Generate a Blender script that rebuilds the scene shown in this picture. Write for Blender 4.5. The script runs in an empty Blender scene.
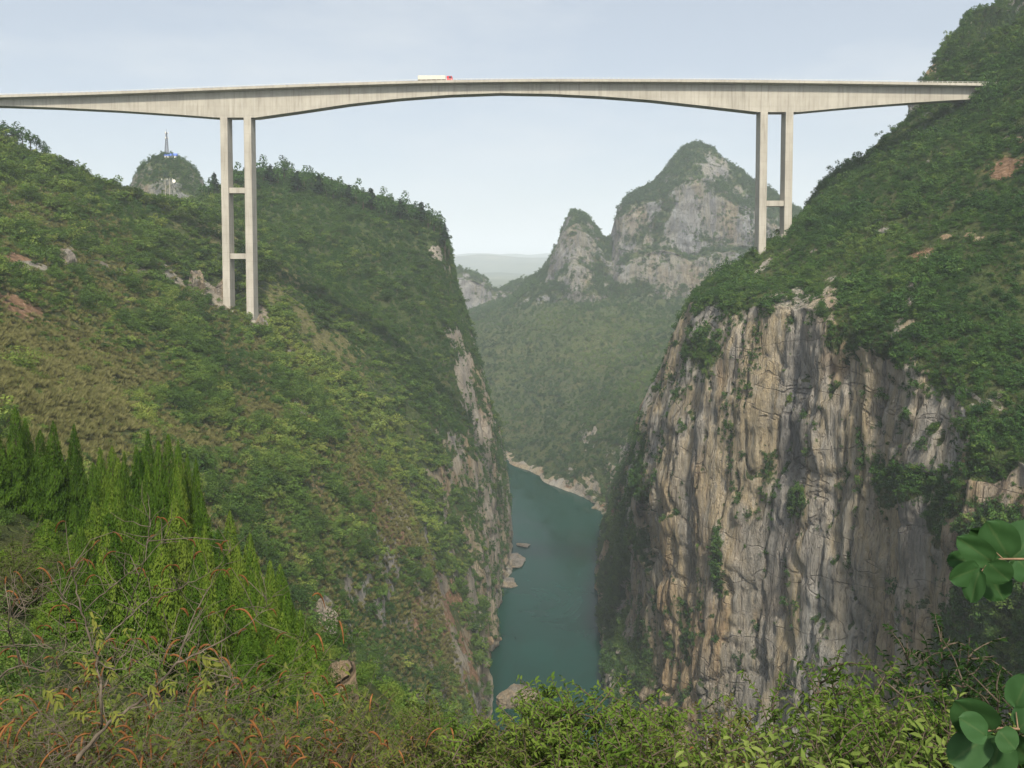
import bpy, bmesh, math, random
import numpy as np
from mathutils import Vector, Matrix

R = math.radians
sc = bpy.context.scene
COL = sc.collection

# ------------------------------------------------------------------ camera
F = 900.0
PITCH = R(3.0)
Y0 = 309.0                            # image row of the optical axis (the lens is shifted down, so uprights stay upright)
CP, SP = math.cos(PITCH), math.sin(PITCH)
cam_d = bpy.data.cameras.new('camera')
cam_d.sensor_width = 36.0
cam_d.lens = F / 1024.0 * 36.0
cam_d.shift_y = -(384.0 - Y0) / 1024.0
cam_d.clip_start = 0.1
cam_d.clip_end = 90000.0
cam = bpy.data.objects.new('camera', cam_d)
COL.objects.link(cam)
cam.location = (0, 0, 0)
cam.rotation_euler = (R(90) - PITCH, 0, 0)
sc.camera = cam

# ------------------------------------------------------------------ light
SUN_EL, SUN_AZ = 48.0, 172.0          # azimuth clockwise from +Y (the view direction): behind the camera, to the right
sdir = Vector((math.sin(R(SUN_AZ)) * math.cos(R(SUN_EL)), math.cos(R(SUN_AZ)) * math.cos(R(SUN_EL)), math.sin(R(SUN_EL))))
sun_d = bpy.data.lights.new('sun', 'SUN')
sun_d.energy = 4.0
sun_d.angle = R(4.5)
sun_d.color = (1.0, 0.93, 0.82)
sun = bpy.data.objects.new('sun', sun_d)
COL.objects.link(sun)
sun.rotation_euler = sdir.to_track_quat('Z', 'Y').to_euler()
sun.location = (0, -50, 300)

world = bpy.data.worlds.new('World')
sc.world = world
world.use_nodes = True
wn, wl = world.node_tree.nodes, world.node_tree.links
wn.clear()
w_out = wn.new('ShaderNodeOutputWorld')
w_bg = wn.new('ShaderNodeBackground')
w_sky = wn.new('ShaderNodeTexSky')
w_sky.sky_type = 'NISHITA'
w_sky.sun_disc = False
w_sky.sun_elevation = R(SUN_EL)
w_sky.sun_rotation = R(SUN_AZ)
w_sky.altitude = 1000
w_sky.air_density = 1.0
w_sky.dust_density = 4.0
w_sky.ozone_density = 1.0
# thin high veil with faint wisps: cloud colour mixed over the clear sky
w_tc = wn.new('ShaderNodeTexCoord')
w_map = wn.new('ShaderNodeMapping')
w_map.inputs['Scale'].default_value = (2.2, 2.2, 7.0)
w_noise = wn.new('ShaderNodeTexNoise')
w_noise.inputs['Scale'].default_value = 1.6
w_noise.inputs['Detail'].default_value = 6
w_noise.inputs['Roughness'].default_value = 0.55
w_ramp = wn.new('ShaderNodeMapRange')
w_ramp.inputs['From Min'].default_value = 0.47
w_ramp.inputs['From Max'].default_value = 0.75
w_ramp.inputs['To Min'].default_value = 0.5
w_ramp.inputs['To Max'].default_value = 0.85
w_mix = wn.new('ShaderNodeMix')
w_mix.data_type = 'RGBA'
w_mix.inputs['B'].default_value = (6.0, 6.4, 6.75, 1)
wl.new(w_tc.outputs['Generated'], w_map.inputs['Vector'])
wl.new(w_map.outputs['Vector'], w_noise.inputs['Vector'])
wl.new(w_noise.outputs['Fac'], w_ramp.inputs['Value'])
wl.new(w_ramp.outputs['Result'], w_mix.inputs['Factor'])
wl.new(w_sky.outputs['Color'], w_mix.inputs['A'])
# hazy bright region round the sun, added as soft fill from behind the camera
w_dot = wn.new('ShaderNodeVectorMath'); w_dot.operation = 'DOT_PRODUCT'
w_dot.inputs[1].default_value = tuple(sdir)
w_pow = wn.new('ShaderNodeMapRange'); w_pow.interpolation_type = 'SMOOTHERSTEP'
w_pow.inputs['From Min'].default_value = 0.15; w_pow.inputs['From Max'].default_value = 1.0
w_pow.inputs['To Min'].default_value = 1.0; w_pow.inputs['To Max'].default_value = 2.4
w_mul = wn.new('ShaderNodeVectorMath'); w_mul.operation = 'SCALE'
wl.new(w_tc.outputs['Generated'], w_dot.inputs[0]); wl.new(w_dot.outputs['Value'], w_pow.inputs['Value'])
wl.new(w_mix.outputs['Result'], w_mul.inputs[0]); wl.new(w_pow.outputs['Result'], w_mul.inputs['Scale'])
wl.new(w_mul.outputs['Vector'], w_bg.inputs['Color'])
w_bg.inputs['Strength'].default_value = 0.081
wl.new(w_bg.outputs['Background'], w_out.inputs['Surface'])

sc.view_settings.view_transform = 'Standard'
sc.view_settings.look = 'None'
sc.view_settings.gamma = 1.0
sc.view_settings.use_curve_mapping = False
sc.view_settings.exposure = 0.58
sc.cycles.use_denoising = True
sc.cycles.max_bounces = 6
sc.cycles.diffuse_bounces = 3
sc.cycles.glossy_bounces = 2
sc.cycles.transmission_bounces = 3
sc.cycles.volume_bounces = 1
sc.cycles.transparent_max_bounces = 6
HAZE = 0.00014

# ------------------------------------------------------------------ helpers
RIVER = -215.0

def P(px, py, Y):
    u, v = (px - 512) / F, (Y0 - py) / F
    d = np.array([u, CP + v * SP, -SP + v * CP])
    return d * (Y / d[1])

def proj(p):
    p = np.asarray(p, float)
    f = p[..., 1] * CP - p[..., 2] * SP
    f = np.where(np.abs(f) < 1e-6, 1e-6, f)
    up = p[..., 1] * SP + p[..., 2] * CP
    px = 512 + F * p[..., 0] / f
    py = Y0 - F * up / f
    bad = f < 1
    return np.where(bad, -9999, px), np.where(bad, -9999, py)

_rng0 = np.random.default_rng(7)
_perm = np.concatenate([_rng0.permutation(256)] * 3)
_grad = _rng0.normal(size=(256, 3)); _grad /= np.linalg.norm(_grad, axis=1)[:, None]

def perlin(x, y, z):
    xi, yi, zi = np.floor(x).astype(int), np.floor(y).astype(int), np.floor(z).astype(int)
    xf, yf, zf = x - xi, y - yi, z - zi
    xi &= 255; yi &= 255; zi &= 255
    u, v, w = [t * t * t * (t * (t * 6 - 15) + 10) for t in (xf, yf, zf)]
    def g(dx, dy, dz):
        h = _perm[_perm[_perm[(xi + dx) & 255] + ((yi + dy) & 255)] + ((zi + dz) & 255)]
        gr = _grad[h]
        return gr[..., 0] * (xf - dx) + gr[..., 1] * (yf - dy) + gr[..., 2] * (zf - dz)
    def l(a, b, t): return a + (b - a) * t
    return l(l(l(g(0,0,0), g(1,0,0), u), l(g(0,1,0), g(1,1,0), u), v),
             l(l(g(0,0,1), g(1,0,1), u), l(g(0,1,1), g(1,1,1), u), v), w) * 1.6

def fbm(p, L, octv=4, seed=0.0, gain=0.5):
    if np.isscalar(L): L = (L, L, L)
    s = np.zeros(p.shape[:-1]); a = 1.0; f = 1.0
    for k in range(octv):
        s += a * perlin(p[..., 0] / L[0] * f + seed + 17.3 * k, p[..., 1] / L[1] * f + 31.7 * seed + 5.1 * k, p[..., 2] / L[2] * f + 3.3 * k)
        a *= gain; f *= 2.03
    return s

def sstep(a, b, x):
    t = np.clip((x - a) / (b - a), 0, 1)
    return t * t * (3 - 2 * t)

def pchip(t, V, tq):
    t = np.asarray(t, float); V = np.asarray(V, float); tq = np.asarray(tq, float)
    sh = (-1,) + (1,) * (V.ndim - 1)
    h = np.diff(t).reshape(sh)
    d = np.diff(V, axis=0) / h
    m = np.zeros_like(V)
    m[0], m[-1] = d[0], d[-1]
    if len(t) > 2:
        a, b = d[:-1], d[1:]
        w1, w2 = 2 * h[1:] + h[:-1], h[1:] + 2 * h[:-1]
        same = a * b > 0
        den = np.where(same, w1 / np.where(a == 0, 1, a) + w2 / np.where(b == 0, 1, b), 1)
        m[1:-1] = np.where(same, (w1 + w2) / den, 0)
    k = np.clip(np.searchsorted(t, tq, side='right') - 1, 0, len(t) - 2)
    hh = (t[k + 1] - t[k]); s = ((tq - t[k]) / hh).reshape(sh); hh = hh.reshape(sh)
    return ((1 + 2*s) * (1-s)**2 * V[k] + s * (1-s)**2 * hh * m[k] + s*s*(3-2*s) * V[k+1] + s*s*(s-1) * hh * m[k+1])

def subdiv_param(lens, res):
    q = [0.0]
    for i, ln in enumerate(lens):
        n = max(2, int(math.ceil(ln / res)))
        q += [i + (j + 1) / n for j in range(n)]
    return np.array(q)

def mesh_np(name, verts, faces, smooth=True):
    me = bpy.data.meshes.new(name)
    verts = np.asarray(verts, np.float32); faces = np.asarray(faces, np.int32)
    k = faces.shape[1]
    me.vertices.add(len(verts)); me.vertices.foreach_set('co', verts.ravel())
    me.loops.add(faces.size); me.loops.foreach_set('vertex_index', faces.ravel())
    me.polygons.add(len(faces))
    me.polygons.foreach_set('loop_start', np.arange(0, faces.size, k, dtype=np.int32))
    me.polygons.foreach_set('loop_total', np.full(len(faces), k, np.int32))
    if smooth: me.polygons.foreach_set('use_smooth', np.ones(len(faces), bool))
    me.update(calc_edges=True)
    return me

def fattr(me, name, vals, domain='POINT'):
    a = me.attributes.new(name, 'FLOAT', domain)
    a.data.foreach_set('value', np.asarray(vals, np.float32))

def link(name, me, mat=None, parent=None):
    o = bpy.data.objects.new(name, me)
    COL.objects.link(o)
    if mat is not None: me.materials.append(mat)
    if parent is not None: o.parent = parent
    return o

def tag(o, label=None, cat=None, group=None, kind=None):
    if label: o['label'] = label
    if cat: o['category'] = cat
    if group: o['group'] = group
    if kind: o['kind'] = kind
    return o

def empty(name, loc=(0, 0, 0), rz=0.0, parent=None):
    o = bpy.data.objects.new(name, None)
    COL.objects.link(o)
    o.location = loc; o.rotation_euler = (0, 0, rz)
    o.empty_display_size = 0.5
    if parent is not None: o.parent = parent
    return o

def dup(root, loc, rz=0.0, s=1.0):
    r = root.copy(); COL.objects.link(r)
    r.location = loc; r.rotation_euler = (0, 0, rz)
    r.scale = (s, s, s) if np.isscalar(s) else s
    for ch in root.children:
        c = ch.copy(); COL.objects.link(c); c.parent = r
        for g in ch.children:
            d = g.copy(); COL.objects.link(d); d.parent = c
    return r

class MB:
    """collects simple solids into one mesh"""
    def __init__(self): self.v = []; self.f = []
    def add(self, v, f):
        n = len(self.v); self.v += [tuple(q) for q in v]; self.f += [tuple(i + n for i in q) for q in f]
    def hexa(self, c):      # 8 corners, bottom 4 then top 4
        self.add(c, [(0,3,2,1), (4,5,6,7), (0,1,5,4), (1,2,6,5), (2,3,7,6), (3,0,4,7)])
    def box(self, x0, x1, y0, y1, z0, z1):
        self.hexa([(x0,y0,z0),(x1,y0,z0),(x1,y1,z0),(x0,y1,z0),(x0,y0,z1),(x1,y0,z1),(x1,y1,z1),(x0,y1,z1)])
    def tube(self, pts, rad, n=6, cap=True):
        pts = [Vector(p) for p in pts]
        if np.isscalar(rad): rad = [rad] * len(pts)
        base = len(self.v)
        for i, p in enumerate(pts):
            t = (pts[min(i+1, len(pts)-1)] - pts[max(i-1, 0)])
            if t.length < 1e-9: t = Vector((0,0,1))
            t.normalize()
            a = t.cross(Vector((0.13, 0.31, 0.94)) if abs(t.z) < 0.9 else Vector((1, 0.1, 0))).normalized()
            b = t.cross(a)
            for k in range(n):
                an = 2 * math.pi * k / n
                self.v.append(tuple(p + a * (rad[i] * math.cos(an)) + b * (rad[i] * math.sin(an))))
        for i in range(len(pts) - 1):
            for k in range(n):
                k2 = (k + 1) % n
                self.f.append((base+i*n+k, base+i*n+k2, base+(i+1)*n+k2, base+(i+1)*n+k))
        if cap:
            self.f.append(tuple(base + k for k in range(n))[::-1])
            self.f.append(tuple(base + (len(pts)-1)*n + k for k in range(n)))
    def build(self, name, mat, parent=None, smooth=False, bevel=0.0):
        me = bpy.data.meshes.new(name)
        me.from_pydata(self.v, [], self.f); me.update()
        if smooth: me.polygons.foreach_set('use_smooth', np.ones(len(me.polygons), bool))
        o = link(name, me, mat, parent)
        if bevel:
            m = o.modifiers.new('bevel', 'BEVEL'); m.width = bevel; m.segments = 2; m.limit_method = 'ANGLE'
        return o

# ------------------------------------------------------------------ node helpers
class NT:
    def __init__(self, name):
        self.m = bpy.data.materials.new(name); self.m.use_nodes = True
        self.t = self.m.node_tree; self.t.nodes.clear()
        self.out = self.t.nodes.new('ShaderNodeOutputMaterial')
    def n(self, typ, **kw):
        nd = self.t.nodes.new(typ)
        for k, v in kw.items(): setattr(nd, k, v)
        return nd
    def l(self, a, b): self.t.links.new(a, b)
    def val(self, inp, v):
        if hasattr(v, 'is_output'): self.l(v, inp)
        else: inp.default_value = v
    def noise(self, vec, scale, detail=4, rough=0.55, dist=0.0):
        nd = self.n('ShaderNodeTexNoise')
        nd.inputs['Scale'].default_value = scale; nd.inputs['Detail'].default_value = detail
        nd.inputs['Roughness'].default_value = rough; nd.inputs['Distortion'].default_value = dist
        self.l(vec, nd.inputs['Vector'])
        return nd.outputs['Fac']
    def mapping(self, vec, scale, loc=(0,0,0)):
        nd = self.n('ShaderNodeMapping'); nd.inputs['Scale'].default_value = scale; nd.inputs['Location'].default_value = loc
        self.l(vec, nd.inputs['Vector'])
        return nd.outputs['Vector']
    def ramp(self, fac, stops):
        nd = self.n('ShaderNodeValToRGB')
        cr = nd.color_ramp
        while len(cr.elements) < len(stops): cr.elements.new(0.5)
        for e, (p, c) in zip(cr.elements, stops):
            e.position = p; e.color = (*c, 1) if len(c) == 3 else c
        self.l(fac, nd.inputs['Fac'])
        return nd.outputs['Color']
    def mix(self, fac, a, b, blend='MIX'):
        nd = self.n('ShaderNodeMix', data_type='RGBA', blend_type=blend)
        for inp, v in ((nd.inputs[0], fac), (nd.inputs[6], a), (nd.inputs[7], b)):
            if hasattr(v, 'is_output'): self.l(v, inp)
            elif isinstance(v, (int, float)): inp.default_value = v
            else: inp.default_value = (*v, 1)
        return nd.outputs[2]
    def math(self, op, a, b=0.0, clamp=False):
        nd = self.n('ShaderNodeMath', operation=op, use_clamp=clamp)
        self.val(nd.inputs[0], a); self.val(nd.inputs[1], b)
        return nd.outputs[0]
    def mrange(self, v, a, b, c=0.0, d=1.0):
        nd = self.n('ShaderNodeMapRange'); nd.interpolation_type = 'SMOOTHSTEP'
        self.l(v, nd.inputs['Value'])
        for k, x in zip(('From Min', 'From Max', 'To Min', 'To Max'), (a, b, c, d)): nd.inputs[k].default_value = x
        return nd.outputs['Result']
    def attr(self, name, typ='GEOMETRY'):
        nd = self.n('ShaderNodeAttribute', attribute_type=typ); nd.attribute_name = name
        return nd.outputs['Fac']
    def bump(self, h, strength, dist=1.0):
        nd = self.n('ShaderNodeBump'); nd.inputs['Strength'].default_value = strength; nd.inputs['Distance'].default_value = dist
        self.l(h, nd.inputs['Height'])
        return nd.outputs['Normal']
    def principled(self, color, rough=0.9, normal=None, spec=0.2, metal=0.0):
        nd = self.n('ShaderNodeBsdfPrincipled')
        if hasattr(color, 'is_output'): self.l(color, nd.inputs['Base Color'])
        else: nd.inputs['Base Color'].default_value = (*color, 1)
        self.val(nd.inputs['Roughness'], rough)
        nd.inputs['Specular IOR Level'].default_value = spec
        nd.inputs['Metallic'].default_value = metal
        if normal is not None: self.l(normal, nd.inputs['Normal'])
        self.l(nd.outputs['BSDF'], self.out.inputs['Surface'])
        return nd

# ------------------------------------------------------------------ materials
def m_terrain(name, warm=1.0, tone=(1.0, 1.0, 1.0)):
    n = NT(name)
    pos = n.n('ShaderNodeNewGeometry').outputs['Position']
    # rock: vertical streaks, tan and grey columns, dark water stains, cracks
    v1 = n.mapping(pos, (0.05, 0.05, 0.006)); v2 = n.mapping(pos, (0.22, 0.22, 0.022)); v3 = n.mapping(pos, (0.6, 0.6, 0.085))
    s1 = n.noise(v1, 1.0, 5, 0.6, 0.6); s2 = n.noise(v2, 1.0, 6, 0.62, 0.4); s3 = n.noise(v3, 1.0, 8, 0.7)
    base = n.ramp(s1, [(0.30, (0.17, 0.165, 0.155)), (0.44, (0.29, 0.265, 0.225)), (0.53, (0.335*warm, 0.262, 0.165)), (0.62, (0.26, 0.245, 0.21)), (0.75, (0.385*warm, 0.285, 0.165))])
    base = n.mix(n.mrange(s2, 0.52, 0.68, 0, 0.75), base, (0.085, 0.085, 0.08))
    base = n.mix(n.mrange(s2, 0.26, 0.40, 0.55, 0), base, (0.50, 0.47, 0.42))
    s4 = n.noise(n.mapping(pos, (0.09, 0.09, 0.012), (31, 7, 3)), 1.0, 7, 0.68, 0.8)
    s7 = n.noise(n.mapping(pos, (0.022, 0.022, 0.008), (5, 3, 9)), 1.0, 4, 0.55, 0.5)
    base = n.mix(n.mrange(s7, 0.53, 0.64, 0, 0.65), base, n.mix(n.mrange(s2, 0.4, 0.6), (0.40*warm, 0.285, 0.165), (0.33*warm, 0.205, 0.105)))
    base = n.mix(n.mrange(s7, 0.46, 0.36, 0, 0.55), base, (0.37, 0.36, 0.335))
    base = n.mix(n.mrange(s4, 0.55, 0.67, 0, 0.6), base, (0.085, 0.088, 0.078))
    base = n.mix(n.mrange(s3, 0.57, 0.70, 0, 0.75), base, (0.045, 0.047, 0.037))
    base = n.mix(n.mrange(s3, 0.40, 0.28, 0, 0.35), base, (0.42, 0.37, 0.30))
    paler = n.mix(n.mrange(s3, 0.5, 0.66, 0, 0.7), (0.46, 0.41, 0.34), (0.14, 0.13, 0.11))
    rock = n.mix(n.math('MULTIPLY', n.attr('rock'), 0.55, True), base, paler)
    s5 = n.noise(n.mapping(pos, (1.3, 1.3, 0.4)), 1.0, 6, 0.7)
    rock = n.mix(n.mrange(s5, 0.52, 0.70, 0, 0.6), rock, (0.06, 0.055, 0.045))
    rock = n.mix(n.mrange(s5, 0.44, 0.30, 0, 0.4), rock, (0.44, 0.39, 0.31))
    def line(vec, w, d=0.12):
        return n.mrange(n.math('ABSOLUTE', n.math('SUBTRACT', n.noise(vec, 1.0, 3, 0.5, d), 0.5)), w, w * 0.3, 0, 1)
    ln = n.math('MAXIMUM', line(n.mapping(pos, (0.10, 0.10, 0.006)), 0.010), n.math('MAXIMUM', line(n.mapping(pos, (0.30, 0.30, 0.02), (9, 2, 4)), 0.012), line(n.mapping(pos, (0.016, 0.016, 0.055), (3, 8, 1)), 0.006)))
    rock = n.mix(n.math('MULTIPLY', ln, 0.32), rock, (0.045, 0.034, 0.028))
    rock = n.mix(1.0, rock, tone, 'MULTIPLY')
    # ground: scrubby grass, dry grass, red soil
    g1 = n.noise(pos, 0.06, 6, 0.62); g2 = n.noise(pos, 0.55, 6, 0.7)
    green = n.ramp(g2, [(0.3, (0.024, 0.042, 0.013)), (0.5, (0.055, 0.080, 0.023)), (0.7, (0.105, 0.125, 0.040))])
    green = n.mix(n.mrange(g1, 0.45, 0.7, 0, 0.55), green, (0.12, 0.11, 0.045))
    dry = n.ramp(g2, [(0.3, (0.075, 0.078, 0.027)), (0.52, (0.155, 0.148, 0.055)), (0.75, (0.25, 0.215, 0.10))])
    soil = n.ramp(g2, [(0.3, (0.10, 0.065, 0.035)), (0.55, (0.25, 0.15, 0.085)), (0.75, (0.42, 0.30, 0.21))])
    d = n.mrange(n.math('ADD', n.attr('dry'), n.math('MULTIPLY', n.math('SUBTRACT', g2, 0.5), 0.9)), 0.3, 0.75)
    so = n.mrange(n.math('ADD', n.attr('soil'), n.math('MULTIPLY', n.math('SUBTRACT', g2, 0.5), 1.2)), 0.4, 0.7)
    gcol = n.mix(so, n.mix(d, green, dry), soil)
    ck = n.mrange(n.math('ADD', n.attr('cliff'), n.math('MULTIPLY', n.math('SUBTRACT', g2, 0.5), 0.8)), 0.38, 0.62)
    col = n.mix(ck, gcol, rock)
    h = n.math('ADD', n.math('ADD', n.math('SUBTRACT', n.math('MULTIPLY', s3, 1.5), n.math('MULTIPLY', ln, 0.8)), n.math('MULTIPLY', s5, 0.7)), n.math('ADD', n.math('MULTIPLY', s2, 1.5), n.math('MULTIPLY', g2, 0.6)))
    n.principled(col, 0.95, n.bump(h, 0.9, 1.8), 0.1)
    return n.m

def m_foliage(name, dark, mid, light, trans=0.25, dry=None):
    """leaf colour varies per plant (tint) and per leaf (lv)"""
    n = NT(name)
    t = n.attr('tint', 'INSTANCER'); lv = n.attr('lv')
    rnd = n.n('ShaderNodeObjectInfo').outputs['Random']
    f = n.math('ADD', n.math('MULTIPLY', t, 0.62), n.math('ADD', n.math('MULTIPLY', lv, 0.32), n.math('MULTIPLY', rnd, 0.12)))
    stops = [(0.1, dark), (0.5, mid), (0.95, light)]
    col = n.ramp(f, stops)
    if dry is not None:
        col = n.mix(n.mrange(lv, 0.88, 0.97, 0, 0.9), col, dry)
    d = n.n('ShaderNodeBsdfDiffuse'); tr = n.n('ShaderNodeBsdfTranslucent'); mx = n.n('ShaderNodeMixShader')
    n.l(col, d.inputs['Color']); n.l(n.mix(0.5, col, light), tr.inputs['Color'])
    mx.inputs[0].default_value = trans
    n.l(d.outputs[0], mx.inputs[1]); n.l(tr.outputs[0], mx.inputs[2]); n.l(mx.outputs[0], n.out.inputs['Surface'])
    return n.m

def m_plain(name, col, rough=0.7, var=0.25, scale=3.0, spec=0.3, metal=0.0):
    n = NT(name)
    pos = n.n('ShaderNodeNewGeometry').outputs['Position']
    f = n.noise(pos, scale, 5, 0.6)
    c = n.ramp(f, [(0.3, tuple(x * (1 - var) for x in col)), (0.7, tuple(min(1, x * (1 + var)) for x in col))])
    n.principled(c, rough, None, spec, metal)
    return n.m

def m_concrete():
    n = NT('bridge_concrete')
    pos = n.n('ShaderNodeNewGeometry').outputs['Position']
    v1 = n.mapping(pos, (0.9, 0.9, 0.07)); v2 = n.mapping(pos, (0.12, 0.12, 0.12))
    s = n.noise(v1, 1.0, 5, 0.65); b = n.noise(v2, 1.0, 4)
    c = n.ramp(b, [(0.3, (0.325, 0.295, 0.235)), (0.7, (0.42, 0.385, 0.31))])
    c = n.mix(n.mrange(s, 0.48, 0.72, 0, 0.55), c, (0.20, 0.175, 0.135))
    c = n.mix(n.mrange(s, 0.44, 0.3, 0, 0.4), c, (0.48, 0.45, 0.385))
    # pour joints: one dark line per cast segment (across the span for the girder, up the legs)
    sx = n.n('ShaderNodeSeparateXYZ'); n.l(pos, sx.inputs[0])
    def joints(o, step, w):
        fr = n.math('FRACT', n.math('DIVIDE', o, step))
        return n.math('LESS_THAN', fr, w)
    nrm = n.n('ShaderNodeSeparateXYZ'); n.l(n.n('ShaderNodeNewGeometry').outputs['Normal'], nrm.inputs[0])
    jx = n.math('MULTIPLY', joints(sx.outputs[0], 4.2, 0.05), 0.28)
    jz = n.math('MULTIPLY', joints(sx.outputs[2], 4.0, 0.06), 0.2)
    c = n.mix(jx, c, (0.2, 0.18, 0.15)); c = n.mix(jz, c, (0.2, 0.18, 0.15))
    n.principled(c, 0.85, n.bump(s, 0.15, 0.3), 0.2)
    return n.m

def m_water():
    n = NT('river_water')
    pos = n.n('ShaderNodeNewGeometry').outputs['Position']
    v = n.mapping(pos, (0.06, 0.035, 0.06)); w = n.mapping(pos, (0.5, 0.25, 0.5)); v0 = n.mapping(pos, (0.02, 0.012, 0.02))
    a = n.noise(v, 1.0, 5, 0.6, 1.0); b = n.noise(w, 1.0, 4, 0.6); c0 = n.noise(v0, 1.0, 4, 0.6, 1.5)
    c = n.ramp(c0, [(0.35, (0.002, 0.024, 0.014)), (0.65, (0.004, 0.038, 0.026))])
    h = n.math('ADD', n.math('MULTIPLY', a, 1.0), n.math('MULTIPLY', b, 0.35))
    rg = n.mrange(c0, 0.4, 0.62, 0.06, 0.20)
    w_ = n.principled(c, rg, n.bump(h, 0.20, 0.3), 0.14); w_.inputs['IOR'].default_value = 1.25
    return n.m

M = {}
M['left'] = m_terrain('hill_soil_and_rock', 0.93, (0.92, 0.91, 0.87))
M['right'] = m_terrain('gorge_cliff_rock', 0.97, (1.12, 1.10, 1.05))
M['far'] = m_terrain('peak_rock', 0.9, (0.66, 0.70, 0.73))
M['scrub'] = m_foliage('scrub_leaves', (0.019, 0.046, 0.012), (0.080, 0.135, 0.026), (0.205, 0.235, 0.050), 0.2)
M['forest'] = m_foliage('forest_leaves', (0.016, 0.044, 0.014), (0.052, 0.105, 0.025), (0.150, 0.200, 0.043), 0.15)
M['pine'] = m_foliage('pine_needles', (0.010, 0.024, 0.012), (0.020, 0.040, 0.016), (0.045, 0.07, 0.026), 0.1)
M['cypress'] = m_foliage('cypress_sprays', (0.014, 0.037, 0.006), (0.064, 0.118, 0.014), (0.160, 0.205, 0.030), 0.22)
M['grass'] = m_foliage('dry_grass_blades', (0.065, 0.070, 0.022), (0.14, 0.138, 0.048), (0.25, 0.225, 0.095), 0.3)
M['bark'] = m_plain('bark', (0.085, 0.065, 0.045), 0.9, 0.4, 6.0, 0.1)
M['twig'] = m_plain('grey_twigs', (0.115, 0.092, 0.066), 0.85, 0.45, 9.0, 0.15)
M['concrete'] = m_concrete()
M['water'] = m_water()
M['stone'] = m_terrain('boulder_rock', 0.98, (0.85, 0.82, 0.77))
M['white'] = m_plain('white_paint', (0.78, 0.74, 0.64), 0.5, 0.08, 2.0)
M['cream'] = m_plain('cream_sheet', (0.58, 0.53, 0.42), 0.6, 0.15, 1.5)
M['red'] = m_plain('red_paint', (0.55, 0.03, 0.04), 0.4, 0.1, 2.0)
M['blue'] = m_plain('blue_sheet', (0.10, 0.17, 0.50), 0.5, 0.1, 2.0)
M['steel'] = m_plain('galvanised_steel', (0.16, 0.165, 0.175), 0.6, 0.15, 2.0, 0.3, 0.0)
M['dark'] = m_plain('dark_rubber', (0.03, 0.03, 0.03), 0.8, 0.2, 3.0)
M['glass'] = m_plain('dark_window_glass', (0.03, 0.04, 0.05), 0.1, 0.1, 1.0, 0.6)
M['asphalt'] = m_plain('deck_asphalt', (0.06, 0.06, 0.06), 0.9, 0.2, 1.0, 0.1)

# ------------------------------------------------------------------ terrain sheets
def ell(px, py, lst, wob=0.0):
    s = np.zeros(px.shape)
    for cx, cy, rx, ry, ang, k in lst:
        a = R(ang); dx, dy = px - cx, py - cy
        u = (dx * math.cos(a) + dy * math.sin(a)) / rx; v = (-dx * math.sin(a) + dy * math.cos(a)) / ry
        s = np.maximum(s, k * sstep(1.25, 0.45, np.sqrt(u * u + v * v) + wob))
    return s

def grid_normals(G):
    du = np.gradient(G, axis=1); dv = np.gradient(G, axis=0)
    n = np.cross(du, dv); n /= np.maximum(np.linalg.norm(n, axis=2, keepdims=True), 1e-9)
    n[n[..., 2] < 0] *= -1
    return n

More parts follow.
